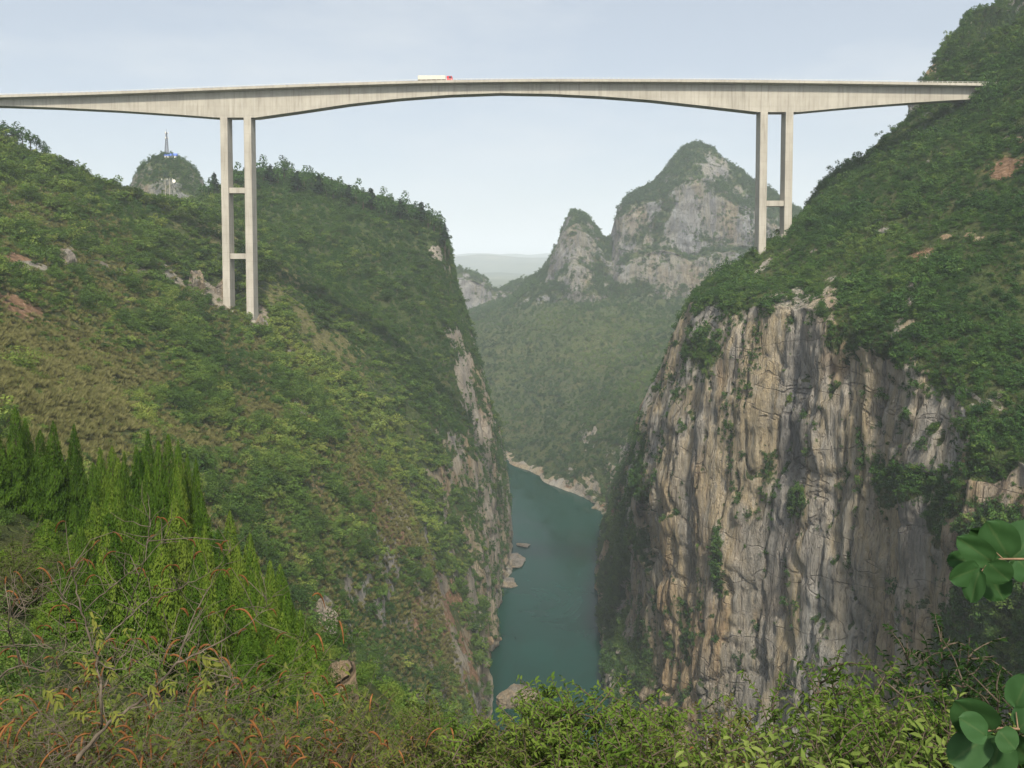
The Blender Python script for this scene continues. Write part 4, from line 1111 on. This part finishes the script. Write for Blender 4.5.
for x, y, w, fl_, lab in [(519,700,34,1.1,'pale broken rock at the water edge seen over the bright leafy shrubs'),(512,563,34,0.28,'broad flat tan rock ledge jutting into the river from the narrow cliff'),(524,546,11,0.30,'small tan rock ledge upstream of the broad flat one'),(503,584,22,0.5,'tan rock step joining the broad ledge to the narrow cliff'),(491,642,18,0.5,'low tan ledge at the cliff foot downstream of the broad flat one')]:
    d_ = P(x, y, 1.0); p = d_ * (RIVER / d_[2]); s_ = w / F * p[1] * 0.5
    o = bpy.data.objects.new('rock_ledge', rocks[int(rng.integers(0, 4))]); COL.objects.link(o)
    o.location = (p[0], p[1], RIVER + 0.6); o.scale = (s_, s_ * 1.5, s_ * fl_); o.rotation_euler = (0, 0, float(rng.uniform(0, 6.28)))
    tag(o, lab, 'rock')

# ------------------------------------------------------------------ cypress stand
CY = [cypress_crown('crown', M['cypress'], 9000, 0.150 + 0.012 * (k % 3), 200 + k) for k in range(5)]
cyp = []
for k in range(5):
    t = tag(empty('cypress_tree'), 'feathery bright green cypress inside the dense stand on the near slope', 'tree', 'cypresses in the dense stand')
    link('crown', CY[k], None, t)
    m = MB(); m.tube([(0, 0, -0.12), (0, 0, 0.1), (0.004, 0, 0.9)], [0.022, 0.018, 0.003], 7); m.build('trunk', M['bark'], t)
    cyp.append(t)
used = [False] * 5
def put_cypress(x, ytop, Y, tint, label=None, hmax=13.0, w=1.0):
    k = int(rng.integers(0, 5))
    top = P(x, ytop, Y); g = ground(HT, top[0], Y)
    h = float(top[2] - g)
    if h < 2.2: return
    o = dup(cyp[k], (0, 0, 0)) if used[k] else cyp[k]
    used[k] = True
    h = min(h, hmax)
    wid = 6.8 * w * rng.uniform(0.85, 1.15)
    o.location = (top[0], Y, top[2] - h); o.scale = (wid, wid, h); o.rotation_euler = (0, 0, float(rng.uniform(0, 6.28)))
    o['label'] = label or 'feathery bright green cypress inside the dense stand on the near slope'
    if label:
        if 'group' in o: del o['group']
    else: o['group'] = 'cypresses in the dense stand'
    for c in o.children: c['tint'] = float(tint)
    return o
front = [(-3,428,66,'dark cypress cut by the frame edge at the end of the rear row'),
         (15,407,67,'tallest pointed dark cypress of the rear row, second from the frame edge'),
         (25,418,69,'slim dark cypress tucked close behind the tallest one'),
         (40,430,66,'slim dark cypress between the tallest one and the next pointed pair'),
         (53,421,66,'sharp pointed dark cypress, first of the isolated pair in the rear row'),
         (74,424,67,'sharp pointed dark cypress, last of the rear row before the dense stand')]
for x, y, Y, lab in front: put_cypress(x, y, Y, 0.16, lab)
# top outline of the stand, then ranks down the slope
ox = [0, 40, 80, 95, 108, 125, 150, 172, 186, 200, 215, 240, 262, 276, 300, 322]
oy = [500, 495, 474, 458, 444, 450, 432, 436, 444, 462, 486, 512, 530, 548, 590, 640]
for x, y in [(100,448),(112,446),(124,452),(136,446),(148,431),(158,440),(168,434),(178,440),(187,452),(196,458),(93,462),(143,447)]:
    put_cypress(x, y, float(rng.uniform(60, 66)), rng.uniform(0.25, 0.5))
for Y in (60, 56.5, 53, 50, 47, 44, 41, 38, 35):
    X = -46.0
    while X < -6:
        X += rng.uniform(1.5, 2.3)
        Yj = Y + rng.uniform(-1.4, 1.4); xp = 512 + X / (Yj * CP + 20 * SP) * F
        lim = float(np.interp(xp, ox, oy)) + (62 - Y) * 3.8 + rng.uniform(0, 22)
        if xp < -15 or xp > 326 or lim > 745: continue
        put_cypress(xp, lim, Yj, rng.uniform(0.1, 0.8), None, rng.uniform(6, 9))
for x, y, Y in [(300,610,44),(312,640,42),(286,580,48),(270,560,52),(318,665,40),(250,575,46),(262,590,45),(283,612,43),(296,645,41),(275,640,42),(240,600,44),(225,585,46),(255,640,41),(285,680,39),(302,700,38),(235,650,40),(262,690,38),(215,630,41),(205,540,50),(222,556,48),(238,548,50),(255,556,49),(196,600,44),(180,620,42),(248,622,42),(268,612,44),(292,634,41),(308,690,38),(322,700,37),(225,690,36),(245,705,36),(280,712,36),(190,670,38),(160,650,38),(140,640,38),(120,620,40),(100,610,40),(80,590,42),(60,580,42),(40,560,44),(20,556,45),(2,550,46),(30,600,40),(70,630,38),(10,610,40),(50,640,37),(105,655,36),(150,690,34)]: put_cypress(x, y, Y, rng.uniform(0.3, 0.75), None, 8)
print('cypress', sum(1 for o in bpy.data.objects if o.name.startswith('cypress_tree')))

# ------------------------------------------------------------------ foreground shrubs
LEAF = {}
def leafmat(key, dark, mid, light, trans=0.35):
    LEAF[key] = m_foliage(key, dark, mid, light, trans)
leafmat('bright_leaves', (0.035, 0.075, 0.012), (0.085, 0.145, 0.022), (0.19, 0.24, 0.045))
leafmat('pale_leaves', (0.07, 0.11, 0.025), (0.15, 0.20, 0.045), (0.28, 0.32, 0.09))
leafmat('dark_leaves', (0.012, 0.030, 0.009), (0.030, 0.062, 0.015), (0.075, 0.115, 0.028))
leafmat('olive_leaves', (0.033, 0.054, 0.013), (0.088, 0.115, 0.025), (0.19, 0.19, 0.048))
leafmat('rusty_leaves', (0.045, 0.048, 0.015), (0.095, 0.088, 0.025), (0.20, 0.150, 0.045))
leafmat('yellow_leaves', (0.08, 0.11, 0.025), (0.19, 0.195, 0.042), (0.36, 0.33, 0.075))
leafmat('seed_spikes', (0.09, 0.043, 0.018), (0.18, 0.078, 0.028), (0.32, 0.145, 0.055), 0.15)
leafmat('broad_leaves', (0.014, 0.040, 0.010), (0.028, 0.075, 0.016), (0.050, 0.115, 0.024), 0.2)

def curve_pts(p, d, L, n, droop, g, wob=0.12):
    pts = [np.array(p, float)]; d = np.array(d, float); d /= np.linalg.norm(d)
    for k in range(n):
        d = d + g.normal(size=3) * wob + np.array([0, 0, droop]); d /= np.linalg.norm(d)
        pts.append(pts[-1] + d * (L / n))
    return pts

def leaves_on(pts, g, ll, gap, C, N_, S_, SP_, lvbase, droop=0.25, start=0.15):
    """paired leaves along a twig"""
    pts = np.array(pts); seg = np.linalg.norm(np.diff(pts, axis=0), axis=1); cum = np.concatenate([[0], np.cumsum(seg)])
    s = cum[-1] * start; side = 1
    while s < cum[-1]:
        k = min(np.searchsorted(cum, s, side='right') - 1, len(seg) - 1)
        t_ = (s - cum[k]) / seg[k]; q = pts[k] * (1 - t_) + pts[k + 1] * t_
        ax = (pts[k + 1] - pts[k]) / seg[k]
        lat = np.cross(ax, np.array([0, 0, 1.0]) + g.normal(size=3) * 0.3); lat /= max(np.linalg.norm(lat), 1e-6)
        for sd in (1, -1):
            dirn = lat * sd + ax * 0.55 + np.array([0, 0, -droop]) + g.normal(size=3) * 0.25; dirn /= np.linalg.norm(dirn)
            L = ll * g.uniform(0.65, 1.25)
            C.append(q + dirn * L * 0.5); SP_.append(dirn); S_.append(L)
            nn_ = np.cross(dirn, np.cross(np.array([0, 0, 1.0]), dirn)) + g.normal(size=3) * 0.35; N_.append(nn_)
            lv_ = lvbase + g.normal() * 0.2; LVV.append(min(1, max(0, lv_)))
        s += gap * g.uniform(0.7, 1.3)
LVV = []
def shrub_proto(name, label, cat, group, leaf_key, seed, h=1.0, spread=0.55, stems=7, twigs=9, ll=0.06, gap=0.045, asp=0.38, spikes=0, stem_mat='bark', tw_len=0.34, r0=0.010, up=0.75):
    """unit-height shrub: leaning stems, side twigs, paired leaves; arching seed spikes for the dry kind"""
    global LVV
    g = np.random.default_rng(seed)
    t = tag(empty(name), label, cat, group)
    st = MB(); C, N_, S_, SPN = [], [], [], []; LVV = []
    spk = MB(); ends = []
    for k in range(stems):
        a = g.uniform(0, 6.283); lean = g.uniform(0.1, 1.0) * spread
        pts = curve_pts((g.normal() * 0.05, g.normal() * 0.05, -0.12), (math.cos(a) * lean, math.sin(a) * lean, up), h * g.uniform(0.75, 1.15), 8, 0.03, g, 0.10)
        st.tube(pts, [r0 * (1 - 0.1 * i_) for i_ in range(9)], 5, False)
        lb = g.uniform(0.25, 0.75)
        for j in range(twigs):
            f_ = g.uniform(0.3, 1.0); i_ = min(int(f_ * 8), 7)
            q = pts[i_] * (1 - (f_ * 8 - i_)) + pts[i_ + 1] * (f_ * 8 - i_)
            an = g.uniform(0, 6.283)
            d_ = np.array([math.cos(an), math.sin(an), g.uniform(0.1, 0.9)])
            tp = curve_pts(q, d_, tw_len * g.uniform(0.5, 1.2) * (1.25 - 0.6 * f_), 5, 0.0, g, 0.14)
            st.tube(tp, [r0 * 0.45, r0 * 0.4, r0 * 0.33, r0 * 0.27, r0 * 0.2, r0 * 0.12], 4, False)
            if gap > 0: leaves_on(tp, g, ll, gap, C, N_, S_, SPN, lb + 0.25 * (f_ - 0.5))
            ends.append(tp)
        if gap > 0: leaves_on(pts[5:], g, ll, gap, C, N_, S_, SPN, lb + 0.2, start=0.0)
        ends.append(pts)
    st.build('stems', M[stem_mat], t, smooth=True)
    if C:
        v, f, lv = leaves6(np.array(C), np.array(N_), np.array(S_), asp, np.array(LVV), np.array(SPN))
        link('foliage', leaf_mesh('foliage', v, f, lv, LEAF[leaf_key]), None, t)
    if spikes:
        for k in g.choice(len(ends), min(spikes, len(ends)), replace=False):
            e = ends[k]; an = g.uniform(0, 6.283); o_ = np.array([math.cos(an), math.sin(an), 0.7])
            sp = curve_pts(e[-1], o_, 0.13 * g.uniform(0.7, 1.3), 7, -0.42, g, 0.04)
            spk.tube(sp, [0.002, 0.004, 0.005, 0.005, 0.0045, 0.004, 0.003, 0.0015], 5, False)
        so_ = spk.build('seed_spikes', LEAF['seed_spikes'], t, smooth=True)
        fattr(so_.data, 'lv', g.uniform(0, 1, len(so_.data.polygons)), 'FACE')
    return t

def plant(protos, spots, tints=(0.35, 0.65), wf=1.0):
    """spots: (px, py of the top, Y); copies share meshes"""
    for x, y, Y in spots:
        k = int(rng.integers(0, len(protos)))
        p_, used_ = protos[k]
        top = P(x, y, Y); g_ = ground(HT, top[0], Y); h = float(top[2] - g_)
        if h < 0.25: continue
        o = dup(p_, (0, 0, 0)) if used_ else p_
        protos[k][1] = True
        wid = max(0.8 * h, min(1.5 * h, 2.6)) * wf
        o.location = (top[0], Y, g_); o.scale = (wid, wid, h); o.rotation_euler = (0, 0, float(rng.uniform(0, 6.28)))
        for c in o.children: c['tint'] = float(rng.uniform(*tints))
def kinds(n, *a, **kw):
    s0 = kw.pop('seed')
    return [[shrub_proto(*a, seed=s0 + k, **kw), False] for k in range(n)]

bright = kinds(3, 'leafy_shrub', 'bright green leafy shrub at the bottom edge below the river', 'shrub', 'bright leafy shrubs below the river', 'bright_leaves', seed=300, stems=9, twigs=15, ll=0.034, gap=0.020, tw_len=0.30)
plant(bright, [(505,708,14),(528,702,13.5),(545,694,14),(490,716,13),(560,700,13.5),(583,700,13),(605,690,13),(632,702,13.5),(655,712,14),(682,704,15),(700,722,13),(540,722,12.5),(618,722,11),(576,730,11.5),(520,735,12.5),(660,742,11)])
big = kinds(2, 'leafy_shrub', 'large bright green shrub standing against the foot of the tall cliff', 'shrub', 'large shrubs against the cliff foot', 'bright_leaves', seed=320, stems=11, twigs=17, ll=0.030, gap=0.019, spread=0.7)
plant(big, [(872,662,12.5),(905,668,13),(842,690,12),(930,690,12.5),(885,700,11),(858,715,10.5),(920,725,10.5)], (0.3, 0.6))
pale = kinds(2, 'pale_shrub', 'pale yellow-green shrub low at the bottom edge in front of the cliff', 'shrub', 'pale shrubs before the cliff', 'pale_leaves', seed=340, stems=9, twigs=11, ll=0.055, gap=0.032)
plant(pale, [(812,742,9.5),(835,738,9),(858,745,9.2),(790,748,9.6),(940,742,9.8),(968,748,9.5)])
rust = kinds(2, 'rusty_shrub', 'thin rusty orange shrub between the green shrubs at the bottom edge', 'shrub', 'rusty shrubs at the bottom edge', 'rusty_leaves', seed=360, stems=9, twigs=12, ll=0.028, gap=0.03, spikes=8)
plant(rust, [(722,735,12),(748,728,12.5),(770,722,13),(735,750,11),(780,742,12),(300,722,13),(345,728,13.5),(250,735,12),(410,742,12)])
olive = kinds(4, 'olive_shrub', 'olive green shrub in the tangled thicket along the bottom edge', 'shrub', 'olive shrubs of the thicket', 'olive_leaves', seed=380, stems=10, twigs=14, ll=0.032, gap=0.022)
plant(olive, [(338,706,20),(362,712,18),(385,705,19),(408,712,17),(432,696,18),(455,712,16),(478,716,16),(500,728,14),(320,740,14),(372,742,13),(440,738,13),(470,745,12),(400,748,12),(350,752,11),(510,750,11),
              (230,735,15),(262,735,17),(300,725,18),(205,738,13),(280,745,12),(150,735,12),(180,738,14),(120,745,11),(40,735,13),(15,725,14),(90,738,13),(60,745,11),(5,745,10.5),(690,745,11.5),(640,752,10.5),(760,755,10.5)], (0.25, 0.65))
dry = kinds(4, 'dry_shrub', 'thin sparse shrub with drooping orange seed spikes before the cypress stand', 'shrub', 'dry shrubs with orange seed spikes', 'olive_leaves', seed=400, stems=8, twigs=13, ll=0.035, gap=0.2, spikes=24, stem_mat='twig', r0=0.003, tw_len=0.4)
plant(dry, [(15,600,12.5),(45,615,12),(100,625,11.5),(170,615,12),(240,650,12),(285,675,12),(80,655,10.5),(60,640,11),(130,640,11.5),(205,630,12),(255,650,11.5),(30,670,10),(150,670,10),(220,690,10.5),(300,690,12.5),(190,710,9.5),(60,700,9),(120,710,9),(10,700,9.5),(265,715,11),(350,735,12)])

edge = kinds(2, 'leafy_shrub', 'dark green leafy shrub climbing behind the round leaves at the frame edge', 'shrub', 'dark shrubs behind the round leaves', 'dark_leaves', seed=440, stems=10, twigs=16, ll=0.030, gap=0.02, spread=0.6)
plant(edge, [(962,672,14),(985,655,15),(1010,645,15),(1035,640,14.5),(945,700,13.5),(970,705,12.5),(1000,690,13),(1030,680,13)], (0.05, 0.3))
nook = kinds(2, 'leafy_shrub', 'small olive shrub in the gap beside the dark rear cypresses', 'shrub', 'olive shrubs beside the rear cypresses', 'olive_leaves', seed=450, stems=9, twigs=13, ll=0.04, gap=0.028, spread=0.8)
plant(nook, [(2,522,48),(16,530,46),(28,536,46),(8,548,43),(24,552,42),(-4,555,41),(0,575,39)], (0.1, 0.4), 1.3)

# the traced bare shrub in front, its branches spread in depth
g = np.random.default_rng(77)
bt = tag(empty('bare_shrub', (0, 0, 0)), 'bare branching shrub with a few yellow leaves and orange seed spikes nearest the viewer', 'shrub')
br = [([(70,800),(76,760),(101,732),(101,698),(96,661),(90,641),(82,611),(76,584),(72,568)], 0.030),
      ([(76,762),(107,725),(131,708),(155,688),(178,664),(202,651),(242,629)], 0.034),
      ([(98,648),(124,621),(148,601),(175,590),(202,577),(222,563)], 0.014), ([(84,611),(111,587),(134,570),(161,543)], 0.013),
      ([(-8,682),(20,665),(45,672),(64,651),(90,652)], 0.016), ([(-8,646),(37,646),(64,651)], 0.010),
      ([(20,665),(12,640),(8,621),(12,584),(10,568)], 0.014), ([(20,698),(40,712),(57,725),(70,748),(74,765)], 0.013),
      ([(178,664),(188,628),(205,594),(218,567),(230,550)], 0.012), ([(124,621),(134,594),(144,557),(150,530),(147,512)], 0.010),
      ([(131,708),(175,702),(208,710),(248,698)], 0.011), ([(101,690),(120,660),(140,636),(150,610)], 0.010),
      ([(96,661),(120,670),(150,655),(178,652)], 0.009), ([(64,651),(66,620),(68,600)], 0.008), ([(202,651),(225,668),(236,690)], 0.008),
      ([(82,611),(60,600),(38,606),(14,617)], 0.009), ([(155,688),(160,668),(170,640)], 0.008), ([(12,620),(30,600),(45,580)], 0.007),
      ([(57,725),(48,740),(52,765)], 0.010), ([(242,629),(262,612),(270,598)], 0.006), ([(107,725),(104,690),(115,650),(128,610)], 0.009)]
mb = MB(); ALLP = []
for k, (pl, r0) in enumerate(br):
    Yb = 7.0 + (0 if k < 2 else g.uniform(-0.5, 0.5)); n_ = len(pl)
    q = np.array([P(x, y, 7.0 + (Yb - 7.0) * min(1, i_ / 2.0) + 0.04 * g.normal()) for i_, (x, y) in enumerate(pl)])
    tq = np.linspace(0, n_ - 1, n_ * 4)
    qq = pchip(np.arange(n_), q, tq) + g.normal(size=(len(tq), 3)) * 0.006
    r0 *= 0.52; mb.tube(qq, list(np.linspace(r0, r0 * 0.25, len(qq)) * (1 + 0.12 * g.normal(size=len(qq)))), 6, False)
    ALLP += list(qq[len(qq)//4:])
    for j in range(11):
        s_ = qq[int(g.integers(len(qq)//4, len(qq)))]
        tw = curve_pts(s_, (g.normal(), g.normal() * 0.5, g.uniform(0.1, 1.2)), g.uniform(0.12, 0.4), 5, 0.02, g, 0.18)
        mb.tube(tw, [0.003, 0.0026, 0.0022, 0.0018, 0.0014, 0.001], 4, False)
root = P(70, 800, 7.0); gz = ground(HT, root[0], 7.0)
mb.tube([(root[0] - 0.1, 7.05, gz - 0.2), (root[0] - 0.05, 7.02, (gz + root[2]) / 2), tuple(root)], [0.034, 0.028, 0.019], 7)
ALLP = np.array(ALLP)
sk = MB(); stk = MB()
for cx, cy in [(195,40),(20,205),(235,150),(225,180),(285,200),(335,72),(345,130),(475,30),(520,28),(515,170),(470,232),(500,262),(640,105),(680,98),(600,130),(655,185),(710,200),(690,180),(640,310),(535,300),(600,300),(400,390),(445,385),(130,350),(115,240),(40,190),(735,360),(800,300),(790,465),(855,372),(925,490),(950,500),(170,160),(250,155),(300,95),(420,180),(560,95),(465,80),(30,420),(270,520),(620,640),(95,380),(180,290),(700,290),(815,440)]:
    x, y = cx / 2.976, 510 + cy / 2.976
    dst = P(x, y - 2, 7.0 + g.uniform(-0.5, 0.5))
    j = np.argmin(((ALLP - dst - np.array([0, 0, -0.15])) ** 2).sum(1)); s_ = ALLP[j]
    mid = (s_ + dst) / 2 + np.array([0, 0, 0.05]) + g.normal(size=3) * 0.03
    stk.tube([s_, mid, dst], [0.0034, 0.0027, 0.002], 4, False)
    for _ in range(int(g.integers(1, 3))):
        an = g.choice([0.2, 2.9]) + g.normal() * 0.4
        sp = curve_pts(dst, (math.cos(an), g.normal() * 0.3, 0.55), g.uniform(0.08, 0.16), 8, -0.36, g, 0.03)
        sk.tube(sp, [0.002, 0.0045, 0.006, 0.0064, 0.006, 0.0054, 0.0046, 0.0032, 0.001], 5, False)
mb.v += []; mb.build('branches', M['twig'], bt, smooth=True)
stk.build('twigs', M['twig'], bt, smooth=True)
so_ = sk.build('seed_spikes', LEAF['seed_spikes'], bt, smooth=True); fattr(so_.data, 'lv', g.uniform(0, 1, len(so_.data.polygons)), 'FACE')
C, N_, S_, SPN = [], [], [], []; LVV = []
for x0, y0, x1, y1, L in [(92,612,101,648,0.095),(84,655,92,676,0.085),(106,663,112,678,0.08),(200,653,214,668,0.11),(206,664,204,690,0.10),(45,690,58,702,0.10),(150,685,156,706,0.10),(165,680,172,690,0.08),(72,712,86,716,0.09),(112,712,120,720,0.08),(128,628,126,634,0.06)]:
    a_ = P(x0, y0, 6.9); b_ = P(x1, y1, 6.85)
    leaves_on(np.array([a_, (a_ + b_) / 2 + np.array([0.01, 0, 0.01]), b_]), g, L * 0.78, 0.034, C, N_, S_, SPN, 0.5, 0.35, 0.0)
v, f, lv = leaves6(np.array(C), np.array(N_) + np.array([0, -0.8, 0.2]), np.array(S_), 0.30, np.array(LVV), np.array(SPN))
lo = link('leaves', leaf_mesh('leaves', v, f, lv, LEAF['yellow_leaves']), None, bt); lo['tint'] = 0.4

# broad round leaves close by on the right
def m_broad():
    n = NT('broad_leaf_blade')
    uv = n.attr('vein'); e = n.attr('lv'); pos = n.n('ShaderNodeNewGeometry').outputs['Position']
    c = n.mix(n.noise(pos, 30.0, 4), (0.016, 0.046, 0.012), (0.032, 0.078, 0.022))
    c = n.mix(n.math('MULTIPLY', e, 0.3), c, (0.030, 0.066, 0.018))
    c = n.mix(n.mrange(uv, 0.35, 0.95, 0, 0.4), c, (0.06, 0.09, 0.03))
    d = n.principled(c, 0.6, None, 0.15)
    return n.m
BL = m_broad()
def round_leaf(verts, faces, vein, lvs, base, tip, width, tilt, fold, g):
    base = np.array(base); tip = np.array(tip); ax = tip - base; L = np.linalg.norm(ax); ax /= L
    to = -base / np.linalg.norm(base)
    lat = np.cross(ax, to); lat /= np.linalg.norm(lat); nr = np.cross(lat, ax)
    if np.dot(nr, to) < 0: nr = -nr
    lat = lat * math.cos(tilt) + nr * math.sin(tilt); nr = np.cross(lat, ax); nr *= np.sign(np.dot(nr, to))
    nu, nv = 13, 14; b0 = len(verts)
    lv_ = g.uniform(0, 1)
    for i_ in range(nv):
        t_ = i_ / (nv - 1)
        w_ = max(0.0, 1 - abs(2 * t_ ** 0.8 - 1) ** 2.3) ** 0.52
        for j in range(nu):
            s_ = (j / (nu - 1)) * 2 - 1
            notch = -0.10 * L * abs(s_) * max(0, 1 - t_ * 4)
            p = base + ax * (t_ * L + notch) + lat * (s_ * w_ * width * 0.5 * (1 + 0.03 * math.sin(9 * t_ + 3 * s_))) + nr * (fold * L * (abs(s_) * w_ * 0.35 - 0.5 * t_ * t_) + 0.012 * L * math.sin(7 * t_ + 5 * s_))
            verts.append(tuple(p))
            side = abs(((t_ - 0.45 * abs(s_)) * 5.5) % 1.0 - 0.5) * 2
            vein.append(max(math.exp(-(s_ / 0.07) ** 2), 0.7 * max(0, (side - 0.82) / 0.18)))
            lvs.append(lv_)
    for i_ in range(nv - 1):
        for j in range(nu - 1):
            a_ = b0 + i_ * nu + j; faces.append((a_, a_ + 1, a_ + nu + 1, a_ + nu))
def broad_branch(label, leaves, stalks, Yc, seed, trunk):
    g = np.random.default_rng(seed)
    t = tag(empty('broadleaf_shrub', (0, 0, 0)), label, 'shrub')
    stm = MB()
    for pl, r in stalks:
        q = np.array([P(x, y, Yc + dy) for x, y, dy in pl]); n_ = len(q)
        stm.tube(pchip(np.arange(n_), q, np.linspace(0, n_ - 1, n_ * 4)), list(np.linspace(r, r * 0.6, n_ * 4)), 6, False)
    q = np.array(trunk); n_ = len(q)
    stm.tube(pchip(np.arange(n_), q, np.linspace(0, n_ - 1, n_ * 4)), list(np.linspace(0.014, 0.004, n_ * 4)), 7, False)
    stm.build('stems', m_stem, t, smooth=True)
    vs, fs, vn, lv = [], [], [], []
    for bx_, by_, tx_, ty_, wpx, dy, tilt, fold in leaves:
        b_ = P(bx_, by_, Yc + dy); e_ = P(tx_, ty_, Yc + dy - 0.01)
        e_ = b_ + (e_ - b_) * 0.9; round_leaf(vs, fs, vn, lv, b_, e_, wpx * 0.88 / F * Yc, tilt + g.normal() * 0.2, fold * g.uniform(0.8, 2.2), g)
    me = mesh_np('leaves', vs, fs); fattr(me, 'vein', vn); fattr(me, 'lv', lv)
    link('leaves', me, BL, t)
m_stem = m_plain('reddish_stem', (0.16, 0.10, 0.055), 0.6, 0.3, 40.0)
YB = 2.2
gx = ground(HT, 1.75, 2.4)
broad_branch('upper cluster of dark round leaves on a reddish twig beside the tall cliff',
  [(991,561,955,536,31,0,0.25,0.10),(1008,556,985,518,46,0.03,-0.2,0.12),(1012,560,1044,520,52,0.05,0.2,0.1),(977,568,948,582,31,-0.02,0.3,0.12),(979,572,968,606,27,-0.03,-0.3,0.1),
   (990,564,1012,584,31,-0.02,0.15,0.1),(988,572,1006,604,38,0.04,0.3,0.1),(1018,560,1036,580,36,0.0,0.2,0.1),(1000,545,968,530,30,0.08,0.5,0.1),(965,560,946,560,22,0.06,0.2,0.1)],
  [([(1060,556,0.02),(1024,559,0),(1003,559,0),(987,565,0),(975,570,0)], 0.0035), ([(1003,559,0),(990,547,0.0)], 0.002), ([(987,565,0),(980,573,-0.02)], 0.002), ([(987,565,0),(992,566,-0.02)], 0.002)],
  YB, 5, [(1.75, 2.4, gx - 0.1), (1.70, 2.35, gx + 0.9), (1.55, 2.28, gx + 1.7), P(1060, 556, YB + 0.02)])
gx2 = ground(HT, 1.75, 2.2)
broad_branch('cluster of dark round leaves filling the corner beneath the upper leaf cluster',
  [(990,730,952,700,50,0,0.2,0.12),(985,735,958,716,32,-0.04,-0.3,0.1),(985,738,946,766,44,0.02,0.2,0.1),(1000,732,1018,752,30,-0.02,0.2,0.1),(1016,705,1030,672,34,0.03,0.2,0.1),(1020,728,1040,708,40,0.0,0.3,0.1),(1000,740,990,778,46,0.04,0.1,0.1),(1010,738,1034,768,40,0.03,-0.2,0.1),(975,745,962,785,40,0.06,0.1,0.1)],
  [([(1050,735,0.02),(1018,729,0),(1002,728,0),(988,731,0)], 0.0035), ([(1018,729,0),(1016,712,0.02)], 0.002)],
  2.1, 6, [(1.6, 2.15, gx2 - 0.1), (1.55, 2.12, gx2 + 0.8), P(1050, 735, 2.12)])

# ------------------------------------------------------------------ undergrowth over the near ground
S = SHEETS[HT]; V = S['V']
dn = sstep(11, 13, V[:, 1]) * sstep(110, 90, V[:, 1]) * (1 - sstep(17, 24, V[:, 1]) * sstep(-2, -6, V[:, 0]) * 0.96) / np.maximum(V[:, 1], 8) ** 1.1
pts, vid, area = sample(HT, 9000, dn, window=(-120, 1150, 380, 1000))
size = np.clip(rng.lognormal(0, 0.35, len(pts)), 0.5, 2) * np.clip(0.22 + pts[:, 1] * 0.009, 0.3, 0.9)
tint = np.clip(0.45 + 0.3 * fbm(pts, 8, 2, 141.0) + rng.normal(size=len(pts)) * 0.2, 0, 1)
pts[:, 2] -= 0.1 * size
scatter('undergrowth', 'bush', pts, np.stack([size, size, size * rng.uniform(0.8, 1.3, len(pts))], 1), tint)
